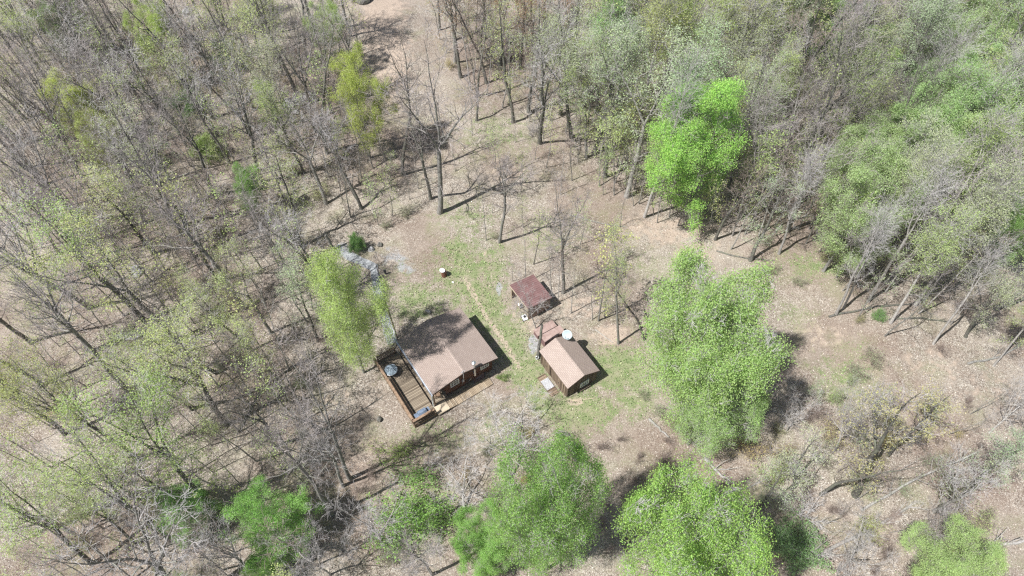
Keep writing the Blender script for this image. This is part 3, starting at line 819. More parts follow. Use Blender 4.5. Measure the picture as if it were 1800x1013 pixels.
lying('log', [(1238, 805), (1262, 832), (1290, 850)], .14, PB, 'broken pale log just above the large green tree at the bottom', 'log', stubs=6)
lying('fallen_tree', [(1412, 1000), (1440, 975), (1520, 935), (1592, 895)], .19, M['bark_log'], 'pale fallen tree with broken branches at the bottom right', 'fallen tree', stubs=18, seed=4)
lying('fallen_tree', [(1510, 900), (1600, 850), (1700, 806)], .12, M['bark_grey'], 'grey dead tree lying propped in the lower right brush', 'fallen tree', stubs=14, zoff=(.1, 1.5), seed=6)
lying('log', [(1455, 560), (1540, 541), (1600, 535)], .12, M['bark_dark'], 'dark log on the ground below the right-hand woods', 'log', stubs=3)
lying('log', [(1560, 565), (1620, 560), (1680, 563)], .1, M['bark_dark'], 'thin dark log lying under the leaning trees at right', 'log', stubs=2)
lying('log', [(1700, 640), (1760, 625), (1800, 600)], .12, GB, 'grey log lying at the right edge below the woods', 'log', stubs=3)
lying('log', [(1270, 720), (1240, 755)], .07, GB, 'thin grey branch on the ground under the yellow-green tree', 'log', stubs=3)
lying('log', [(720, 905), (770, 872)], .07, PB, 'thin pale branch lying over the low green brush at bottom', 'log', stubs=2)
lying('fallen_tree', [(545, 635), (500, 655), (455, 690), (420, 760)], .12, M['bark_dark'], 'dark fallen tree on the slope left of the deck', 'fallen tree', stubs=6)
lying('fallen_tree', [(250, 600), (330, 590), (390, 600)], .11, GB, 'grey fallen tree in the middle of the left woods', 'fallen tree', stubs=8)
lying('fallen_tree', [(70, 905), (130, 940), (190, 985), (250, 1000)], .12, M['bark_dark'], 'dark fallen tree at the bottom left', 'fallen tree', stubs=8)
lying('log', [(1000, 380), (1060, 395), (1100, 400)], .07, GB, 'thin log lying among trees above the bare ground', 'log', stubs=2)
lying('log', [(1700, 980), (1740, 960), (1800, 950)], .2, PB, 'thick pale log at the bottom right corner', 'log', stubs=4)
lying('log', [(1310, 860), (1350, 840)], .07, PB, 'thin pale branch beside the lower right crown shadow', 'log', stubs=3)
lying('log', [(250, 200), (300, 185), (330, 180)], .1, PB, 'pale fallen log in the upper left woods', 'log', stubs=6)
lying('log', [(1260, 440), (1300, 450), (1360, 460)], .1, M['bark_dark'], 'dark log at the foot of the right-hand woods edge', 'log', stubs=2)
# broken snags
def snag(u, v, ut, vt, h, r, mat, label, tilt_end=0):
    b = G(u, v); x, y = at(ut, vt, h)
    e = Vector((x, y, h)) - b
    root = empty('broken_trunk', b, 0, label, 'dead trunk')
    mb = MB(); n = 6
    mb.tube([e * (k / n) + Vector((.04 * math.sin(k * 2.1), .04 * math.cos(k * 1.7), 0)) * (k > 0) for k in range(n + 1)], [r * 1.25] + [r * (1 - .25 * k / n) for k in range(1, n + 1)], 9)
    mb.build('trunk', mat, root)
    mb = MB(); 
    for k in range(5): mb.tube([e * .97, e * 1.0 + Vector((r * .6 * math.cos(k * 1.3), r * .6 * math.sin(k * 1.3), .2 + .12 * (k % 3)))], [r * .3, .01], 4)
    mb.build('splinters', mat, root)
snag(945, 628, 953, 572, 4.4, .16, M['bark_dark'], 'dark broken trunk standing at the far left corner of the shed')
snag(586, 437, 572, 412, 2.4, .2, PB, 'pale broken trunk standing above the bright tree left of the footpath')

# ------------------------------------------------------------------ tree builder (numpy, all branches of a level at once)
def norm(a): return a / np.maximum(np.linalg.norm(a, axis=-1, keepdims=True), 1e-9)

def grow(P0, D0, L, n, up, wander, rg, droop=0.0):
    B = len(P0); P = np.zeros((B, n + 1, 3)); P[:, 0] = P0; D = norm(D0.copy())
    for i in range(n):
        D = norm(D + np.array([0, 0, 1.0]) * (up - droop * (i / n)) + rg.normal(0, wander, (B, 3)))
        P[:, i + 1] = P[:, i] + D * (L / n)[:, None]
    return P

def spawn(P, Rd, count, t0, t1, a0, a1, rg):
    """children start points, directions, parent index, parameter and radius along their parents"""
    B, n1, _ = P.shape
    idx = np.repeat(np.arange(B), count); K = len(idx)
    t = (np.tile((np.arange(count) + .5) / count, B) + rg.uniform(-.5, .5, K) / count) * (t1 - t0) + t0
    t = np.clip(t, 0, .999)
    f = t * (n1 - 1); i = f.astype(int); f = (f - i)[:, None]
    p = P[idx, i] * (1 - f) + P[idx, i + 1] * f
    T = norm(P[idx, i + 1] - P[idx, i])
    r = Rd[idx, i] * (1 - f[:, 0]) + Rd[idx, i + 1] * f[:, 0]
    ref = np.where(np.abs(T[:, 2:3]) < .9, np.array([[0, 0, 1.0]]), np.array([[1.0, 0, 0]]))
    A = norm(np.cross(T, ref)); Bv = np.cross(T, A)
    ph = np.tile(np.arange(count) * 2.4, B) + rg.uniform(0, 6.28, B)[idx if count else 0] + rg.normal(0, .35, K)
    an = rg.uniform(a0, a1, K)
    D = T * np.cos(an)[:, None] + (A * np.cos(ph)[:, None] + Bv * np.sin(ph)[:, None]) * np.sin(an)[:, None]
    return p, D, idx, t, r

def tubes(P, Rd, s):
    B, n1, _ = P.shape
    T = np.zeros_like(P); T[:, 1:-1] = P[:, 2:] - P[:, :-2]; T[:, 0] = P[:, 1] - P[:, 0]; T[:, -1] = P[:, -1] - P[:, -2]
    T = norm(T)
    m = norm(P[:, -1] - P[:, 0])
    ref = np.where(np.abs(m[:, 2:3]) < .85, np.array([[0, 0, 1.0]]), np.array([[1.0, 0, 0]]))[:, None, :]
    A = norm(np.cross(T, np.broadcast_to(ref, T.shape))); Bv = np.cross(T, A)
    k = np.arange(s) * 2 * np.pi / s
    V = P[:, :, None, :] + Rd[:, :, None, None] * (A[:, :, None, :] * np.cos(k)[None, None, :, None] + Bv[:, :, None, :] * np.sin(k)[None, None, :, None])
    b = (np.arange(B) * n1 * s)[:, None, None]; i = (np.arange(n1 - 1) * s)[None, :, None]; j = np.arange(s)[None, None, :]; j2 = (j + 1) % s
    F = np.stack([b + i + j, b + i + j2, b + i + s + j2, b + i + s + j], -1).reshape(-1, 4)
    return V.reshape(-1, 3), F

def leaves(C, size, rg, flat=0.5):
    """small pointed quads, one per centre"""
    K = len(C)
    N = norm(rg.normal(0, .8, (K, 3)) + np.array([-.25, -.2, flat * 2]))
    ref = norm(rg.normal(0, 1, (K, 3)))
    A = norm(np.cross(N, ref)); Bv = np.cross(N, A)
    s = (size * rg.uniform(.6, 1.3, K))[:, None]
    V = np.stack([C - A * s * .55, C - Bv * s * .36 + N * s * .1, C + A * s * .6, C + Bv * s * .36 + N * s * .1], 1).reshape(-1, 3)
    return V, np.arange(K * 4).reshape(K, 4)

def taper(r0, n, e): return r0[:, None] * (1 - (1 - e) * (np.arange(n + 1) / n)[None, :])

def join(parts):
    Vs, Fs, Ms, o = [], [], [], 0
    for V, F, m in parts:
        Vs.append(V); Fs.append(F + o); Ms.append(np.full(len(F), m)); o += len(V)
    return np.concatenate(Vs), np.concatenate(Fs), np.concatenate(Ms)

def tree_proto(seed, H=20.0, r=.22, fork=.5, leaders=3, la=(12, 30), limbs=8, limb_l=.2, brs=6, tws=6, fine=3, low=3, leaf=0, leaf_size=.11, jit=.22, wander=.05, tw_r=.011, bark='bark_grey', twig='twig', drop=.25, leafmode='tips', lean=0.0, limb_a=(35, 70), env=None, fine_r=.62, limb_r=.095, br_r=.038, fmat=None):
    rg = np.random.default_rng(seed)
    trunk = grow(np.zeros((1, 3)), np.array([[lean, 0, 1.0]]), np.array([H * fork]), 7, .03, wander * .6, rg)
    rt = taper(np.array([r]), 7, .72); rt[0, 0] *= 1.3
    trunk[0, 0, 2] -= .3
    # leaders out of the fork, the first one going nearly straight up
    K = leaders
    ph = np.arange(K) * 2 * np.pi / K + rg.uniform(0, 6); an = np.radians(rg.uniform(*la, K)); an[0] *= .35
    T = norm(trunk[:, -1] - trunk[:, -2])[0]
    D = np.stack([np.cos(ph) * np.sin(an), np.sin(ph) * np.sin(an), np.cos(an)], -1) + T * .3
    LL = H * (1 - fork) * rg.uniform(.72, 1.0, K); LL[0] = H * (1 - fork)
    lead = grow(np.repeat(trunk[:, -1], K, 0), D, LL, 7, .05, wander, rg)
    rl = taper(np.full(K, r * .72) * (.95 if K == 1 else .68), 7, .12)
    wood = [(trunk, rt, 8), (lead, rl, 6)]
    # limbs
    p, D, ix, t, rr = spawn(lead, rl, limbs, .06, .97, R(limb_a[0]), R(limb_a[1]), rg)
    Ll = H * limb_l * (1.15 - .75 * t) * rg.uniform(.7, 1.2, len(t))
    lim = grow(p, D, Ll, 6, .09, wander * 2.0, rg); rm = taper(np.minimum(rr * .62, limb_r), 6, .2)
    if low:
        p, D, ix, t, rr = spawn(trunk, rt, low, .45, 1.0, R(45), R(80), rg)
        Ll2 = H * limb_l * .8 * rg.uniform(.5, 1.2, len(t))
        lm2 = grow(p, D, Ll2, 6, .10, wander * 2.2, rg)
        lim = np.concatenate([lim, lm2]); rm = np.concatenate([rm, taper(np.minimum(rr * .3, .06), 6, .2)])
    wood.append((lim, rm, 5))
    # branches
    srcP = np.concatenate([lim, lead[:, :7]]) if lead.shape[1] == 7 else np.concatenate([lim, lead[:, 1:8]])
    srcR = np.concatenate([rm, rl[:, 1:8]])
    p, D, ix, t, rr = spawn(srcP, srcR, brs, .15, 1.0, R(25), R(60), rg)
    Lb = H * .085 * (1.25 - .7 * t) * rg.uniform(.6, 1.3, len(t))
    br = grow(p, D, Lb, 4, .08, wander * 2.5, rg); rb = taper(np.minimum(rr * .6, br_r), 4, .35)
    p, D, ix2, t, rr = spawn(br, rb, tws, .15, 1.0, R(20), R(55), rg)
    Lt = H * .045 * rg.uniform(.5, 1.3, len(t))
    tw = grow(p, D, Lt, 3, .08, wander * 2.5, rg); rtw = taper(np.full(len(t), tw_r), 3, .5)
    crown = [(br, rb, 3), (tw, rtw, 3)]
    tip_src = tw; tip_ix = ix2
    if fine:
        p, D, ix3, t, rr = spawn(tw, rtw, fine, .2, 1.0, R(20), R(50), rg)
        fi = grow(p, D, H * .026 * rg.uniform(.5, 1.2, len(t)), 2, .06, wander * 2, rg)
        crown.append((fi, taper(np.full(len(t), tw_r * fine_r), 2, .6), 3)); tip_src = fi; tip_ix = ix2[ix3]
    def shape(V):
        if env is None: return V
        cz, rh, rz, ph_ = env[0] * H, env[1] * H, env[2] * H, seed
        d = V - np.array([0, 0, cz]); e = d / np.array([rh, rh, rz]); q = np.linalg.norm(e, axis=1)
        az = np.arctan2(d[:, 1], d[:, 0]); el = e[:, 2] / np.maximum(q, 1e-6)
        lump = 1 + .15 * np.sin(3 * az + ph_) * np.cos(3 * el + ph_) + .12 * np.sin(5 * az + 4 * el + 2 * ph_)
        ez = np.clip(e[:, 2], -1, 1)
        q2 = q / lump / (1 - .34 * np.clip(ez, 0, 1) ** 1.3 * (1 - .55 * np.clip(ez, 0, 1)) - .22 * np.clip(-ez, 0, 1))
        g = np.where(q2 > .65, .65 + .5 * np.tanh((q2 - .65) / .5), q2)
        k = np.where(q2 > .65, g / np.maximum(q2, 1e-6), 1)[:, None]
        return np.where(d[:, 2:3] < -rz * .8, V, np.array([0, 0, cz]) + d * k)
    wood = [(shape(P.reshape(-1, 3)).reshape(P.shape), r_, s) for P, r_, s in wood]
    crown = [(shape(P.reshape(-1, 3)).reshape(P.shape), r_, s) for P, r_, s in crown]
    tip_src = shape(tip_src.reshape(-1, 3)).reshape(tip_src.shape)
    wv = join([(*tubes(P, r_, s), 0) for P, r_, s in wood])
    trunk_me = np_mesh('trunk', wv[0], wv[1], [M[bark]], smooth=True)
    parts = [(*tubes(P, r_, s), 2 if i_ and fmat else 0) for i_, (P, r_, s) in enumerate(crown)]
    if leaf:
        cl = np.sin(br[:, -1] @ rg.normal(0, .9, (3, 3)) + rg.uniform(0, 6, 3)).sum(1) / 3      # thin and full patches through the crown
        keep_b = rg.uniform(0, 1, len(br)) > drop * (1 + 1.6 * cl)
        sel = keep_b[tip_ix]
        E = tip_src[sel]
        k = leaf
        C = np.repeat(E[:, -1], k, 0)
        fr = rg.uniform(0, 1, len(C))[:, None]
        C = C * (1 - fr) + np.repeat(E[:, 0], k, 0) * fr + rg.normal(0, jit, C.shape)
        V, F = leaves(C, leaf_size, rg)
        parts.append((V, F, 1))
    cv = join(parts)
    crown_me = np_mesh('crown', cv[0], cv[1], [M[twig], M['leaf'], M[fmat or twig]], cv[2])
    top = max(lead[:, :, 2].max(), 1)
    allp = br[:, -1]
    rad = np.percentile(np.hypot(allp[:, 0], allp[:, 1]), 92)
    return dict(trunk=trunk_me, crown=crown_me, H=float(cv[0][:, 2].max()), rad=float(rad), leafy=leaf > 0)

PROTO = {
    'bare': [tree_proto(s, leaders=k, fork=f, bark=b, twig=t, r=.26, limbs=7, brs=5, tws=4, fine=1, tw_r=.017, wander=.085, limb_r=.13, br_r=.055) for s, k, f, b, t in
             [(1, 3, .42, 'bark_grey', 'twig'), (2, 2, .5, 'bark_dark', 'twig_dark'), (3, 4, .4, 'bark_grey', 'twig_pale'), (4, 1, .3, 'bark_dark', 'twig_brown'), (5, 3, .55, 'bark_grey', 'twig'), (6, 3, .38, 'bark_dark', 'twig_pale')]],
    'bud': [tree_proto(s, leaders=k, fork=f, bark=b, leaf=lf, leaf_size=.115, r=.26, limbs=7, brs=5, tws=4, fine=2, tw_r=.013, drop=.38, twig='twig_dark' if b == 'bark_dark' else 'twig', wander=.075, jit=.26, limb_r=.13, br_r=.05, fmat='twig_pale') for s, k, f, b, lf in
            [(11, 3, .45, 'bark_dark', 8), (12, 2, .5, 'bark_grey', 8), (13, 4, .42, 'bark_dark', 9), (14, 1, .35, 'bark_dark', 7), (15, 3, .5, 'bark_dark', 10), (16, 2, .4, 'bark_dark', 7)]],
    'tall': [tree_proto(s, H=23, r=.2, leaders=k, fork=.55, la=(8, 20), bark=b, leaf=lf, leaf_size=.12, limbs=9, limb_l=.12, brs=5, tws=5, fine=2, tw_r=.013, drop=.3, twig=t, wander=.06, jit=.26, lean=.05) for s, k, b, lf, t in
            [(71, 3, 'bark_pale', 9, 'twig_pale'), (72, 2, 'bark_grey', 14, 'twig'), (73, 2, 'bark_pale', 0, 'twig_pale'), (74, 3, 'bark_grey', 12, 'twig_pale')]],
    'full': [tree_proto(s, H=14, r=.17, leaders=k, fork=.2, la=(16, 60), limbs=10, limb_l=.33, brs=7, tws=6, fine=2, leaf=int(lf * 1.3), leaf_size=.088, jit=.23, drop=.30, bark='bark_grey', low=6, tw_r=.013, br_r=.05, env=(.58, .34, .44)) for s, k, lf in
             [(21, 4, 20), (22, 5, 22), (23, 5, 14)]],
    'round': [tree_proto(s, H=13, r=.18, leaders=k, fork=.16, la=(14, 62), limbs=11, limb_l=.34, brs=7, tws=6, fine=2, leaf=lf, leaf_size=.085, jit=.26, drop=.22, bark='bark_grey', low=8, tw_r=.013, br_r=.05, fmat='twig_pale', env=(.53, .40, .45)) for s, k, lf in
             [(81, 6, 13), (82, 7, 17)]],
    'pale': [tree_proto(s, H=14, r=.16, leaders=k, fork=.3, la=(20, 50), limbs=8, limb_l=.26, brs=5, tws=4, fine=2, bark='bark_pale', twig='twig_pale', tw_r=.015, wander=.10) for s, k in [(31, 4), (32, 3)]],
    'sapling': [tree_proto(s, H=8, r=.05, leaders=1, fork=.4, limbs=10, limb_l=.16, brs=4, tws=3, fine=1, leaf=lf, leaf_size=.09, jit=.14, bark=b, low=3, tw_r=.009, twig=tw, drop=.3, wander=.06) for s, lf, b, tw in
                [(41, 0, 'bark_grey', 'twig'), (42, 6, 'bark_grey', 'twig'), (43, 0, 'bark_pale', 'twig_brown'), (44, 9, 'bark_grey', 'twig'), (45, 3, 'bark_dark', 'twig')]],
}
for _k, _v in PROTO.items(): print(_k, [(len(p['crown'].polygons), round(p['rad'], 1)) for p in _v])
def shrub_proto(seed, n=16, H=2.2, leaf=0, twig='twig_brown', ang=(5, 48), leaf_size=.09):
    rg = np.random.default_rng(seed)
    ph = rg.uniform(0, 6.28, n); an = np.radians(rg.uniform(*ang, n))
    D = np.stack([np.cos(ph) * np.sin(an), np.sin(ph) * np.sin(an), np.cos(an)], -1)
    P0 = np.stack([np.cos(ph) * .25, np.sin(ph) * .25, np.full(n, -.1)], -1) * rg.uniform(.2, 1.4, n)[:, None]; P0[:, 2] = -.1
    st = grow(P0, D, H * rg.uniform(.6, 1.15, n), 6, .03, .12, rg); rs = taper(np.full(n, .02), 6, .3)
    p, D, ix, t, rr = spawn(st, rs, 9, .2, 1, R(20), R(60), rg)
    b = grow(p, D, H * .32 * rg.uniform(.4, 1.2, len(t)), 4, .05, .15, rg); rb = taper(np.full(len(t), .010), 4, .5)
    p, D, ix2, t, rr = spawn(b, rb, 6, .2, 1, R(20), R(60), rg)
    f = grow(p, D, H * .14 * rg.uniform(.4, 1.2, len(t)), 2, .04, .15, rg)
    w = join([(*tubes(st, rs, 5), 0)])
    parts = [(*tubes(b, rb, 3), 0), (*tubes(f, taper(np.full(len(t), .007), 2, .6), 3), 0)]
    if leaf:
        C = np.repeat(f[:, -1], leaf, 0) + rg.normal(0, .1, (len(f) * leaf, 3))
        parts.append((*leaves(C, leaf_size, rg), 1))
    cv = join(parts)
    return dict(trunk=np_mesh('stems', w[0], w[1], [M[twig]], smooth=True), crown=np_mesh('foliage', cv[0], cv[1], [M[twig], M['leaf']], cv[2]), H=float(cv[0][:, 2].max()), rad=H * .6, leafy=leaf > 0)
PROTO['brush'] = [shrub_proto(51), shrub_proto(52, 22, 2.6, 1), shrub_proto(53, 14, 2.0, 0, 'twig_pale'), shrub_proto(54, 18, 2.4, 2)]
PROTO['bush'] = [shrub_proto(61, 24, 2.2, 16, 'twig', (5, 65), .09), shrub_proto(62, 26, 2.2, 7, 'twig', (10, 75), .09)]

# leaf colours (linear albedo)
GREEN = (0.40, 0.61, 0.20); LIME = (0.53, 0.68, 0.27); YEL = (0.56, 0.67, 0.28); OLIVE = (0.55, 0.65, 0.28); SAGE = (0.51, 0.62, 0.39); DEEP = (0.26, 0.46, 0.14); TAN = (0.64, 0.60, 0.30); BRONZE = (0.50, 0.33, 0.20); MINT = (0.44, 0.62, 0.27)

PLANTS = []      # every plant: dict(kind, base, root)
def clip_z(u, v, ut, vt):
    """height at which the ray through ut, vt passes nearest to the vertical through the base"""
    bx, by = at(u, v); best = None
    for k in range(8, 280):
        h = k * .1; x, y = at(ut, vt, h); d = (x - bx) ** 2 + (y - by) ** 2
        if best is None or d < best[0]: best = (d, h)
    return best[1]

def plant(kind, base, H, color=None, rad=None, var=None, axis=None, label=None, rnd=random):
    var = var if var is not None else rnd.randrange(len(PROTO[kind])); pr = PROTO[kind][var]
    nm = {'sapling': 'sapling', 'brush': 'shrub', 'bush': 'bush'}.get(kind, 'tree')
    s = H / pr['H']; sxy = rad / pr['rad'] if rad else s * rnd.uniform(.85, 1.15)
    root = bpy.data.objects.new(nm, None); COL.objects.link(root); root.empty_display_size = .3
    root.location = base
    q = Euler((0, 0, rnd.uniform(0, 6.283))).to_quaternion()
    if axis is not None: q = Vector((0, 0, 1)).rotation_difference(Vector(axis)) @ q
    root.rotation_mode = 'QUATERNION'; root.rotation_quaternion = q
    root.scale = (sxy, sxy, s)
    small = nm in ('shrub', 'bush')
    for nm2, me in (('stems' if small else 'trunk', pr['trunk']), ('foliage' if small else 'crown', pr['crown'])):
        o = bpy.data.objects.new(nm2, me); COL.objects.link(o); o.parent = root
        c = color or OLIVE
        j = rnd.uniform(.88, 1.12)
        o.color = (min(c[0] * j * rnd.uniform(.93, 1.07), 1), min(c[1] * j, 1), c[2] * j, 1)
    hv = Vector(axis) * H if axis is not None else Vector((0, 0, H))
    PLANTS.append(dict(var=var, kind=kind, root=root, base=Vector(base), mid=Vector(base) + hv * .62, H=H, color=color, leafy=pr['leafy'], label=label, pale=kind == 'pale'))
    return root

def hero(kind, u, v, ut, vt, color=None, rpx=None, var=None, label=None, h=None, lean=False, seed=None):
    """a plant from the pixel of its foot and of its top"""
    rnd = random.Random(seed if seed is not None else int(u * 31 + v))
    b = G(u, v)
    hh = h or clip_z(u, v, ut, vt)
    x, y = at(ut, vt, hh); ax = Vector((x, y, hh)) - b
    H = ax.length; ax = ax.normalized()
    rad = None
    if rpx:
        dep = (b.y * math.cos(PITCH) - (hh * .6 - CAM_H) * math.sin(PITCH)); rad = rpx * dep / FPX
    return plant(kind, b, H, color, rad, var, ax, label, rnd)

# --- the trees that stand out, foot and top read off the photograph
hero('full', 1216, 402, 1243, 120, (0.42, 0.68, 0.17), 84, 0, 'tall bright green tree standing right of centre at the edge of the clearing')
hero('round', 1198, 728, 1282, 458, (0.57, 0.71, 0.30), 128, 1, 'broad yellow-green tree right of the shed, the largest crown in the clearing')
hero('round', 1209, 781, 1282, 655, (0.52, .70, .27), 96, 0, 'green tree with a pale slanting trunk at the foot of the broad yellow-green one')
hero('round', 1200, 1075, 1250, 845, (0.44, .66, .20), 132, 1, 'big bright green tree at the bottom edge right of centre')
hero('round', 962, 1000, 970, 768, (0.36, .58, .17), 102, 1, 'big bright green tree at the bottom below the shed')
hero('full', 850, 1030, 850, 900, (0.35, .57, .17), 66, 1, 'lower green tree at the bottom edge left of the big green one', h=8)
hero('round', 640, 655, 568, 430, (0.50, 0.69, 0.26), 92, 0, 'bright yellow-green tree overhanging the concrete path beside the cabin deck')
hero('full', 650, 275, 620, 76, (0.64, 0.72, 0.22), 50, 0, 'upright yellow-green tree at top left of centre beside the dirt track')
hero('full', 345, 965, 302, 852, (0.43, 0.66, 0.23), 54, 0, 'small bright green tree at lower left, left of two', h=7)
hero('full', 500, 990, 455, 850, (0.43, 0.66, 0.23), 72, 0, 'small bright green tree at lower left, right of two', h=8)
hero('full', 480, 1040, 458, 975, GREEN, 38, 0, 'low bright green crown at the bottom edge, lower left', h=5)
hero('full', 1690, 1050, 1665, 945, MINT, 85, 1, 'bright green tree cut by the bottom edge at the right', h=9)
hero('full', 160, 260, 98, 120, (0.62, 0.74, 0.30), 42, 0, 'pale yellow-green crown near the left edge of the upper woods')
hero('full', 210, 320, 150, 195, YEL, 42, 2, 'yellow-green crown just below the pale one in the upper left woods')
hero('full', 300, 150, 245, 0, (0.6, 0.7, 0.24), 48, 2, 'yellow-green tree at the top of the left woods')
hero('full', 130, 120, 95, -10, DEEP, 50, 2, 'green-leaved tree in the top left corner')
hero('full', 590, 130, 565, 0, YEL, 40, 2, 'yellow-green tree at the top edge left of the dirt track')
hero('full', 445, 385, 425, 280, (0.34, .60, .16), 30, 0, 'small vivid green tree in the middle of the left woods', h=8)
hero('bush', 405, 115, 400, 65, DEEP, 24, 1, 'dark green bush in the upper left woods')
hero('bush', 330, 200, 325, 160, DEEP, 22, 0, 'small dark green bush left of the boulders in the upper left woods')
hero('bush', 360, 280, 355, 235, OLIVE, 20, 0, 'small olive bush in the upper left woods')
hero('full', 1420, 130, 1440, 15, (0.46, 0.70, 0.28), 58, 0, 'bright green crown at the top edge right of centre, left of two')
hero('full', 1520, 170, 1555, 45, (0.46, 0.70, 0.28), 52, 0, 'bright green crown at the top edge right of centre, right of two')
hero('full', 1600, 230, 1650, 95, (0.38,.56,.2), 50, 2, 'green crown in the upper right woods')
hero('full', 1740, 360, 1790, 210, (0.38,.56,.2), 60, 2, 'green crown at the right edge of the upper right woods')
hero('full', 1700, 480, 1790, 330, (0.38,.56,.2), 60, 2, 'green crown at the right edge, level with the green-gold tree')
hero('bush', 725, 935, 715, 865, GREEN, 48, 1, 'low green shrub at the bottom left of the pale bare tree', h=3.5)
hero('brush', 735, 850, 733, 815, GREEN, 45, 3, 'sparse green shrub below the deck', h=2)
hero('brush', 700, 800, 700, 775, GREEN, 38, 3, 'low light green shrub just below the deck corner', h=1.2)
hero('bush', 627, 440, 617, 408, DEEP, 10, 0, 'dark green evergreen bush by the upper end of the footpath')
hero('bush', 884, 666, 884, 656, GREEN, 9, 1, 'tiny green plant at the right corner of the cabin', h=.45)
hero('bush', 1548, 565, 1540, 540, DEEP, 9, 1, 'small bright green bush at the foot of the right woods', h=1.3)
hero('bush', 1390, 965, 1400, 925, (0.34, 0.50, 0.22), 36, 1, 'green shrub in the shade right of the big bottom tree', h=2.8)
hero('brush', 1290, 760, 1290, 720, None, 40, 0, 'grey brush in the shade below the yellow-green tree')
# pale bare trees and others round the clearing
hero('pale', 893, 850, 885, 705, None, 95, 0, 'spreading pale leafless tree below the boardwalk', h=8)
hero('pale', 816, 895, 800, 800, None, 70, 1, 'smaller pale leafless tree left of the spreading one at the bottom', h=6)
hero('bare', 615, 842, 470, 600, None, 80, 0, 'tall grey leafless tree leaning left between the deck and lower left woods')
hero('bare', 603, 855, 500, 720, None, 60, 2, 'grey leafless tree right behind the tall leaning one left of the deck')
hero('pale', 672, 960, 600, 835, None, 75, 1, 'pale twisted dead tree at the bottom left of centre')
hero('bare', 583, 905, 470, 700, None, 60, 4, 'forked leafless tree below the open litter left of the deck')
hero('bare', 773, 374, 800, 55, None, 95, 0, 'tallest leafless tree above the cabin, standing at the upper clearing edge')
hero('bare', 757, 350, 722, 150, None, 45, 1, 'leafless tree leaning left beside the tallest one above the cabin')
hero('bare', 838, 215, 845, 60, None, 45, 3, 'leafless tree beside the dirt track, upper right of the tallest one')
hero('bare', 708, 306, 697, 20, None, 45, 1, 'slim leafless tree left of the tallest one above the cabin')
hero('sapling', 855, 423, 848, 285, None, 22, 0, 'thin pale-stemmed tree above the lean-to, left of a taller one')
hero('bare', 878, 426, 908, 250, None, 45, 4, 'leafless tree above the lean-to with its crown leaning right')
hero('bare', 990, 515, 1018, 290, None, 60, 0, 'sturdy leafless tree right behind the lean-to')
hero('pale', 942, 578, 928, 485, None, 32, 1, 'small white-barked leafless tree in front of the lean-to')
hero('bud', 1087, 604, 1090, 375, YEL, 50, 1, 'large tree right of the shed with sparse yellow-green leaves')
hero('bare', 1133, 597, 1085, 435, None, 50, 3, 'leaning grey tree crossing behind the large one right of the shed')
for i, (u, v, ut, vt, k) in enumerate([(901, 495, 902, 445, 0), (924, 497, 920, 380, 2), (938, 465, 966, 350, 4), (970, 520, 973, 420, 0), (981, 532, 984, 430, 2), (1004, 551, 1008, 450, 2), (1041, 562, 1046, 470, 0), (1052, 564, 1070, 400, 3), (1063, 558, 1068, 480, 4), (1077, 566, 1082, 540, 0),
                                       (1149, 378, 1146, 240, 3), (1129, 349, 1128, 230, 0), (1114, 361, 1112, 250, 1), (1102, 323, 1104, 200, 3), (870, 300, 865, 215, 1), (800, 300, 790, 210, 0), (920, 400, 918, 340, 1), (960, 300, 975, 180, 1), (1020, 430, 1030, 350, 1), (865, 375, 872, 320, 0), (830, 240, 828, 150, 0), (905, 255, 908, 170, 2), (940, 285, 945, 190, 0), (985, 345, 990, 240, 2), (1005, 320, 1010, 200, 0), (1060, 345, 1068, 250, 3), (1090, 400, 1096, 330, 0), (840, 350, 836, 270, 0), (735, 330, 725, 230, 2), (720, 350, 705, 270, 0), (690, 380, 672, 290, 1), (665, 395, 645, 310, 1), (745, 300, 738, 200, 0), (915, 340, 920, 260, 1), (955, 245, 958, 150, 0)]):
    hero('sapling', u, v, ut, vt, [YEL, OLIVE][i % 2], None, k)
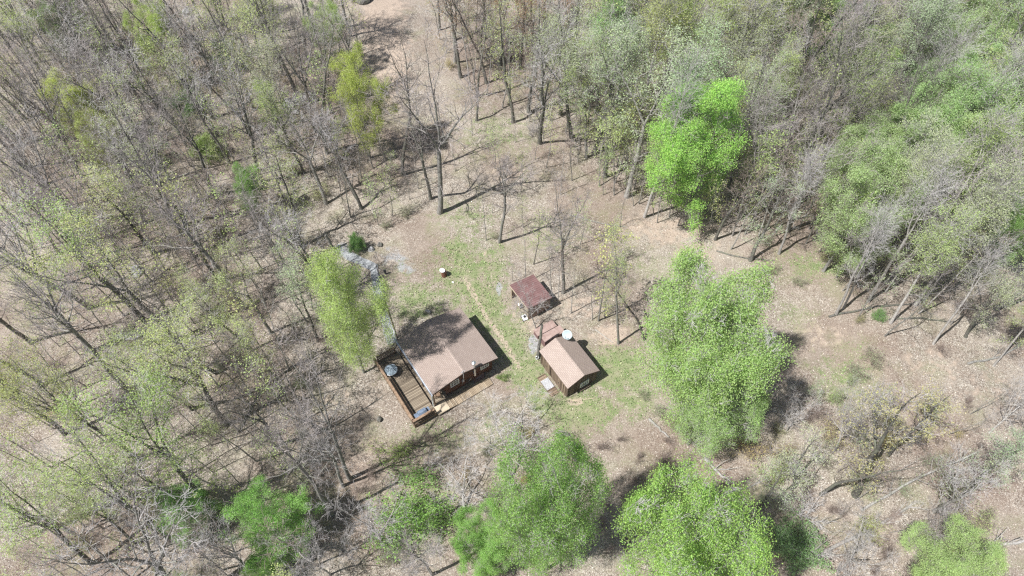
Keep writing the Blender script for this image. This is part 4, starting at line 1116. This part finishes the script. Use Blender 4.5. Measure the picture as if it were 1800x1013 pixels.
for (u, v, ut, vt, k, c, r, va) in [
        (1258, 420, 1335, 225, 'bare', None, 55, 3), (1320, 456, 1400, 300, 'bud', SAGE, 50, 3), (1368, 448, 1440, 240, 'bare', None, 60, 1), (1467, 556, 1570, 330, 'bare', None, 60, 0), (1525, 531, 1660, 270, 'bare', None, 70, 1), (1563, 571, 1700, 360, 'bare', None, 55, 2),
        (1640, 605, 1770, 400, 'bare', None, 60, 4), (1480, 545, 1560, 360, 'bare', None, 45, 3), (1700, 590, 1800, 430, 'bud', SAGE, 60, 2), (1750, 640, 1850, 500, 'bare', None, 55, 2),
        (1031, 277, 1045, 60, 'bud', OLIVE, 60, 1), (1045, 270, 1090, 50, 'bud', OLIVE, 60, 3), (1060, 262, 1075, 90, 'bare', None, 45, 3), (950, 172, 965, -20, 'bare', None, 45, 2), (937, 150, 935, -30, 'bare', None, 40, 3), (896, 180, 893, -10, 'bare', None, 40, 3), (915, 120, 918, -40, 'bud', BRONZE, 45, 4),
        (880, 110, 870, -50, 'bud', BRONZE, 45, 5), (985, 200, 1000, 30, 'bud', OLIVE, 50, 0),
        # lower left: long leaning-looking trunks
        (302, 950, 95, 735, 'bud', OLIVE, 75, 0), (242, 957, 50, 870, 'bud', OLIVE, 70, 2), (387, 897, 175, 690, 'bud', YEL, 85, 4), (248, 812, 10, 610, 'bud', OLIVE, 80, 2), (484, 787, 395, 680, 'bare', None, 50, 1), (381, 655, 235, 575, 'bud', OLIVE, 60, 5), (399, 746, 250, 600, 'bud', YEL, 75, 0),
        (478, 588, 400, 420, 'bud', OLIVE, 60, 1), (445, 618, 330, 470, 'bud', OLIVE, 60, 2), (340, 720, 170, 560, 'bud', OLIVE, 70, 5), (520, 505, 455, 320, 'bare', None, 50, 0), (270, 445, 130, 260, 'bud', OLIVE, 60, 5), (365, 870, 200, 800, 'bare', None, 60, 1), (160, 990, -20, 870, 'bud', OLIVE, 70, 0),
        (560, 760, 440, 640, 'bare', None, 50, 3), (110, 760, -50, 600, 'bud', OLIVE, 70, 4), (500, 690, 400, 560, 'bud', YEL, 60, 1), (560, 600, 500, 450, 'bud', SAGE, 45, 5), (530, 430, 480, 260, 'bud', OLIVE, 55, 3), (440, 1000, 330, 900, 'bare', None, 60, 2),
        (580, 1010, 500, 930, 'pale', None, 60, 0), (760, 1010, 720, 940, 'bare', None, 50, 4),
        # lower right, thin and scattered
        (1440, 872, 1600, 745, 'bare', None, 70, 3), (1500, 872, 1640, 680, 'bud', TAN, 85, 3), (1460, 800, 1540, 690, 'pale', None, 45, 0), (1390, 860, 1450, 760, 'bud', SAGE, 55, 3), (1560, 800, 1680, 690, 'bud', TAN, 50, 3), (1640, 900, 1760, 800, 'bare', None, 60, 2), (1700, 860, 1830, 760, 'bud', SAGE, 55, 5),
        (1330, 900, 1380, 800, 'bud', SAGE, 50, 3), (1480, 1000, 1560, 900, 'pale', None, 55, 1), (1740, 760, 1850, 660, 'pale', None, 55, 0), (1380, 760, 1430, 680, 'pale', None, 40, 1), (1620, 990, 1700, 900, 'bare', None, 50, 0)]:
    if u > 1300 and v < 700 and k == 'bare': k, va = 'tall', [2, 2, 0, 2, 2][va]
    hero(k, u, v, ut, vt, c, r if k != 'tall' else None, va)

# --- the woods: feet scattered at tree spacing outside the clearing
def inside(pt, poly):
    x, y = pt; c = False
    for i in range(len(poly)):
        (x1, y1), (x2, y2) = poly[i - 1], poly[i]
        if (y1 > y) != (y2 > y) and x < (x2 - x1) * (y - y1) / (y2 - y1) + x1: c = not c
    return c
CLEAR = [(622, -20), (738, -20), (790, 130), (875, 200), (1000, 290), (1110, 385), (1240, 425), (1330, 465), (1440, 480), (1470, 560), (1560, 600), (1640, 630), (1830, 690), (1830, 1100), (640, 1100), (610, 830), (520, 700), (600, 660), (660, 600), (590, 500), (545, 440), (640, 400), (700, 360), (690, 310), (665, 260), (645, 130), (615, 50)]
rnd = random.Random(77)
def scatter(n, dmin, kinds, region, tries=9000, start=None):
    pts = list(start or []); out = []
    for _ in range(tries):
        if len(out) >= n: break
        x = rnd.uniform(-80, 82); y = rnd.uniform(-2, 104)
        u, v = px(x, y, 0)
        if not region(u, v): continue
        um, vm = px(x, y, 7)
        if not (-30 < um < 1830 and -30 < vm < 1045): continue
        dm = dmin(u, v) if callable(dmin) else dmin
        if any((x - a) ** 2 + (y - b) ** 2 < dm * dm for a, b in pts): continue
        if start is not None and any(abs(um - hu) < hr and -hr < vm - hv < hr * 1.5 for hu, hv, hr in KEEP): continue
        pts.append((x, y)); out.append((x, y, u, v))
    return out, pts
KEEP = [(*px(*p['mid']), 62 if p['H'] > 12 else 34) for p in PLANTS if p['kind'] in ('full', 'round')]
taken = [(p['base'].x, p['base'].y) for p in PLANTS if p['kind'] in ('full', 'round', 'bare', 'bud', 'pale', 'tall')]
n_tree = 296 - len(taken)
spots, taken2 = scatter(n_tree, lambda u, v: 3.6 if u > 1000 else 3.0 if u > 760 and v < 200 else (4.5 if v > 330 else 3.9), None, lambda u, v: v > -12 and not inside((u, v), CLEAR), 40000, taken)
for x, y, u, v in spots:
    b = Vector((x, y, gz(x, y))); t = rnd.random()
    H = rnd.uniform(15, 21); ax = Vector((rnd.gauss(0, .05), rnd.gauss(0, .05), 1)).normalized()
    if u > 1000:
        H = rnd.uniform(18, 24); var = None
        if t < (.75 if 1260 < u < 1420 and 200 < v < 420 else .2): k, c = 'bare', None
        elif t < .68: k, c = 'tall', rnd.choice([SAGE, SAGE, SAGE, OLIVE, MINT])
        elif t < .9: k, c = 'bud', rnd.choice([SAGE, MINT, YEL, SAGE])
        elif u > 1350: k, c, H = 'full', (0.47, .63, .31), rnd.uniform(13, 17)
        else: k, c = 'tall', YEL
    elif u < 260 and v < 520:
        k, c, var = ('bare', None, None) if t < .8 else ('bud', OLIVE, None)
        H *= .95
    elif 780 < u <= 1000 and v < 200:
        k, c, var = ('bare', None, rnd.choice([2, 3])) if t < .6 else ('bud', rnd.choice([BRONZE, OLIVE]), None)
    else:
        k, c, var = ('bare', None, None) if t < .50 else ('bud', rnd.choice([OLIVE, OLIVE, YEL, SAGE]), None)
    if k == 'bud' and u > 1000 and rnd.random() < .6: var = rnd.choice([2, 4])
    if k == 'full': var = 2
    plant(k, b, H, c, None, var, ax, None, rnd)

sap, st_s = scatter(238, lambda u, v: 1.5 if u < 420 and v < 480 else 2.0, None, lambda u, v: v > -5 and not inside((u, v), CLEAR), 30000)
for x, y, u, v in sap:
    far_left = u < 300 and v < 480
    plant('sapling', Vector((x, y, gz(x, y))), rnd.uniform(9, 15) if far_left or u > 1000 else rnd.uniform(5, 11), rnd.choice([OLIVE, YEL, SAGE]), None, rnd.choice([0, 2, 0, 4] if far_left else [0, 1, 2, 3, 4]), Vector((rnd.gauss(0, .08), rnd.gauss(0, .08), 1)).normalized(), None, rnd)

sap2, _ = scatter(24, 2.6, None, lambda u, v: inside((u, v), [(1250, 760), (1400, 690), (1560, 700), (1830, 740), (1830, 1100), (1420, 1060)]), 9000)
for x, y, u, v in sap2:
    plant('sapling', Vector((x, y, gz(x, y))), rnd.uniform(4, 8), SAGE, None, rnd.choice([2, 2, 0, 1]), Vector((rnd.gauss(0, .15), rnd.gauss(0, .15), 1)).normalized(), None, rnd)

# past the 300 largest, the rest of the slender woodland is one mass
def woodland():
    pts = []; st = list(st_s) + taken2
    for _ in range(60000):
        if len(pts) >= 720: break
        x = rnd.uniform(-84, 84); y = rnd.uniform(0, 106); u, v = px(x, y, 0)
        um, vm = px(x, y, 8)
        if inside((u, v), CLEAR) or not (-30 < um < 1830 and -40 < vm < 1040): continue
        w = 1.0 if (u > 1050 and v < 520) else (.7 if u < 330 and v < 480 else (.4 if v < 330 else (.3 if u < 560 else .05)))
        if rnd.random() > w: continue
        if any((x - a) ** 2 + (y - b) ** 2 < 1.3 ** 2 for a, b in st): continue
        st.append((x, y)); pts.append((x, y, gz(x, y)))
    me = bpy.data.meshes.new('woodland'); me.from_pydata(pts, [], [])
    o = link('woodland', me); tag(o, 'mass of slender budding trees filling the woods between the larger trunks', kind='stuff')
    o.color = (*OLIVE, 1)
    at0 = me.attributes.new('pick', 'INT', 'POINT'); at0.data.foreach_set('value', [rnd.choice([0, 2, 4, 1, 3, 5]) if px(*q)[0] > 1000 else rnd.choice([0, 0, 5, 5, 1]) for q in pts])
    at1 = me.attributes.new('rot', 'FLOAT_VECTOR', 'POINT'); at1.data.foreach_set('vector', [q for _ in pts for q in (rnd.gauss(0, .07), rnd.gauss(0, .07), rnd.uniform(0, 6.28))])
    at2 = me.attributes.new('size', 'FLOAT', 'POINT'); at2.data.foreach_set('value', [(rnd.uniform(1.1, 1.75)) for _ in pts])
    ng = bpy.data.node_groups.new('woodland', 'GeometryNodeTree')
    ng.interface.new_socket('Geometry', in_out='INPUT', socket_type='NodeSocketGeometry'); ng.interface.new_socket('Geometry', in_out='OUTPUT', socket_type='NodeSocketGeometry')
    N = ng.nodes; gi = N.new('NodeGroupInput'); go = N.new('NodeGroupOutput'); mp = N.new('GeometryNodeMeshToPoints'); ng.links.new(gi.outputs[0], mp.inputs[0])
    jn = N.new('GeometryNodeJoinGeometry')
    def attr(nm, ty):
        a = N.new('GeometryNodeInputNamedAttribute'); a.data_type = ty; a.inputs['Name'].default_value = nm; return next(q for q in a.outputs if q.enabled)
    A, B, C_ = attr('pick', 'INT'), attr('rot', 'FLOAT_VECTOR'), attr('size', 'FLOAT')
    srcs = []
    for vi in range(5): srcs.append(next(p for p in PLANTS if p['kind'] == 'sapling' and p['var'] == vi))
    for vi in range(6):
        src = srcs[[0, 1, 3, 4, 1, 2][vi]]
        cmp_ = N.new('FunctionNodeCompare'); cmp_.data_type = 'INT'; cmp_.operation = 'EQUAL'
        ins = [q for q in cmp_.inputs if q.enabled]; ng.links.new(A, ins[0]); ins[1].default_value = vi
        for ch in src['root'].children:
            oi = N.new('GeometryNodeObjectInfo'); oi.inputs[0].default_value = ch; oi.transform_space = 'ORIGINAL'
            ip = N.new('GeometryNodeInstanceOnPoints')
            ng.links.new(mp.outputs[0], ip.inputs['Points']); ng.links.new(oi.outputs['Geometry'], ip.inputs['Instance'])
            ng.links.new(cmp_.outputs[0], ip.inputs['Selection']); ng.links.new(B, ip.inputs['Rotation']); ng.links.new(C_, ip.inputs['Scale'])
            ng.links.new(ip.outputs[0], jn.inputs[0])
    ng.links.new(jn.outputs[0], go.inputs[0])
    md = o.modifiers.new('woodland', 'NODES'); md.node_group = ng
woodland()

BRUSHY = [(1240, 740), (1400, 660), (1560, 680), (1830, 740), (1830, 1100), (1400, 1100), (1330, 860)]
LOWER = [(600, 860), (760, 760), (900, 740), (1000, 800), (1000, 1050), (600, 1050)]
b1, st1 = scatter(125, 1.9, None, lambda u, v: inside((u, v), BRUSHY), 12000)
b2, st1 = scatter(30, 1.5, None, lambda u, v: inside((u, v), LOWER), 6000)
b4, st1 = scatter(26, 1.2, None, lambda u, v: inside((u, v), [(1050, 770), (1190, 780), (1240, 850), (1120, 1000), (1040, 1010)]), 6000)
b3, st1 = scatter(98, 3.0, None, lambda u, v: v > 0 and not inside((u, v), CLEAR), 12000)
for x, y, u, v in b4: plant('brush', Vector((x, y, gz(x, y))), rnd.uniform(1, 2), TAN, None, 0, None, None, rnd)
for x, y, u, v in b1 + b2 + b3:
    hs = rnd.uniform(1.2, 3.4) if (x, y, u, v) in b1 else rnd.uniform(1.0, 2.4)
    plant('brush', Vector((x, y, gz(x, y))), hs, rnd.choice([SAGE, OLIVE, TAN]), None, None, None, None, rnd)
for u, v, h in [(1130, 700, 1.4), (1160, 730, 1.8), (1350, 480, 1.8), (1400, 500, 1.6), (1180, 750, 1.8), (870, 420, 1), (680, 400, 1.4), (715, 380, 1.3), (1530, 640, 2.2), (1500, 660, 2), (1330, 700, 2)]:
    plant('brush', G(u, v), h, SAGE, None, 1, None, None, rnd)

# ------------------------------------------------------------------ haze: closed box of thin even air
HZ = 0.0002
mb = MB(); mb.box(-160, 160, -60, 190, -3, 64)
hm = bpy.data.materials.new('haze_air'); hm.use_nodes = True
hn = hm.node_tree.nodes; hn.remove(hn['Principled BSDF'])
pv = hn.new('ShaderNodeVolumePrincipled'); pv.inputs['Color'].default_value = (0.88, 0.94, 1.0, 1); pv.inputs['Density'].default_value = HZ
hm.node_tree.links.new(pv.outputs[0], hn['Material Output'].inputs['Volume'])
tag(mb.build('haze', hm), kind='stuff')

# ------------------------------------------------------------------ labels: what sets each plant apart and where it stands
PLACE = [
 ['in the top left corner', 'at the top edge left', 'at the top above the boulders', 'at the top edge beside the dirt track', 'at the top edge right of the track', 'at the top above the bright green tree', 'at the top, above the clearing bend', 'at the top edge toward the right', 'in the top right corner'],
 ['at the left edge, upper woods', 'in the upper left woods', 'below the boulders, upper left woods', 'round the tallest tree above the cabin', 'left of the tall bright green tree', 'close round the bright green tree', 'just right of the bright green tree', 'in the upper right woods', 'at the right edge, upper woods'],
 ['at the left edge, halfway down', 'in left woods above cabin level', 'left of the path-side green tree', 'between the footpath and the lean-to', 'behind the lean-to and shed', 'round the broad yellow-green tree top', 'at the foot of the right woods', 'under the leaning trees at right', 'at the right edge, halfway down'],
 ['at left edge, level with deck', 'in left woods level with deck', 'on the slope left of the deck', 'just below the deck', 'in front of the boardwalk and shed', 'below the broad yellow-green tree', 'in lower right brush, left part', 'in lower right brush, middle part', 'at the right edge, lower brush'],
 ['in the bottom left corner', 'round the small bottom-left green trees', 'at the bottom left of centre', 'at the bottom below the deck', 'round the big bottom green tree', 'in the bottom edge crown shadow', 'at bottom right of the crown shadow', 'at the bottom by the pale fallen tree', 'in the bottom right corner']]
COLS = [200, 400, 620, 840, 1060, 1280, 1450, 1620]; ROWS = [170, 370, 600, 800]
ORD = 'leftmost second third fourth fifth sixth seventh eighth ninth tenth eleventh twelfth thirteenth fourteenth fifteenth sixteenth seventeenth eighteenth nineteenth twentieth'.split()
def look(p):
    k = p['kind']; c = p['color']
    if not p['leafy']:
        if k == 'pale': return 'pale twisted leafless'
        b = p['root'].children[0].data.materials[0].name
        return {'grey_bark': 'grey leafless', 'dark_bark': 'dark-barked leafless', 'pale_bark': 'pale-barked leafless'}.get(b, 'brown leafless' if 'brown' in b else 'pale grey leafless' if 'pale' in b else 'grey leafless')
    nm = {OLIVE: 'olive-budding', YEL: 'yellow-green budding', SAGE: 'grey-green budding', MINT: 'mint-green', TAN: 'tan-budding', BRONZE: 'bronze-budding', GREEN: 'bright green', LIME: 'lime-green'}.get(c, 'green leafy')
    return nm
cells = {}
for p in PLANTS:
    kind = p['root'].name.split('.')[0]
    p['root']['category'] = {'tree': 'tree', 'sapling': 'young tree', 'shrub': 'shrub', 'bush': 'bush'}[kind]
    p['root']['group'] = {'tree': 'trees of the woods and clearing', 'sapling': 'slender young trees among the bigger ones', 'shrub': 'low brush between the trees', 'bush': 'leafy bushes'}[kind]
    if p['label']:
        p['root']['label'] = p['label']; continue
    u, v = px(*p['mid'])
    ci = sum(u > q for q in COLS); ri = sum(v > q for q in ROWS)
    size = ''
    if kind == 'tree': size = 'tall ' if p['H'] > 19.5 else ''
    if kind == 'sapling': size = 'slender ' if p['H'] > 8.5 else 'thin '
    if kind == 'shrub': size = 'low ' if p['H'] < 1.7 else ''
    cells.setdefault((size + look(p), kind if kind != 'sapling' else 'young tree', ri, ci), []).append((u, p))
for (lk_, nn, ri, ci), L in cells.items():
    L.sort(key=lambda q: q[0])
    for i, (u, p) in enumerate(L):
        w = 'an' if lk_[0] in 'aeiou' else 'a'
        if len(L) == 1: lab = f'{lk_} {nn} {PLACE[ri][ci]}'
        else:
            o_ = ORD[i] if i == 0 else ('rightmost' if i == len(L) - 1 else ORD[min(i, 19)] + ' from left')
            lab = f'{lk_} {nn}, {o_} {PLACE[ri][ci]}'
        lab = lab.replace('  ', ' ')
        if len(lab.split()) > 16: lab = lab.replace('slender ', '').replace('tall ', '')
        p['root']['label'] = lab

from collections import Counter
print(Counter(p['root'].name.split('.')[0] for p in PLANTS))
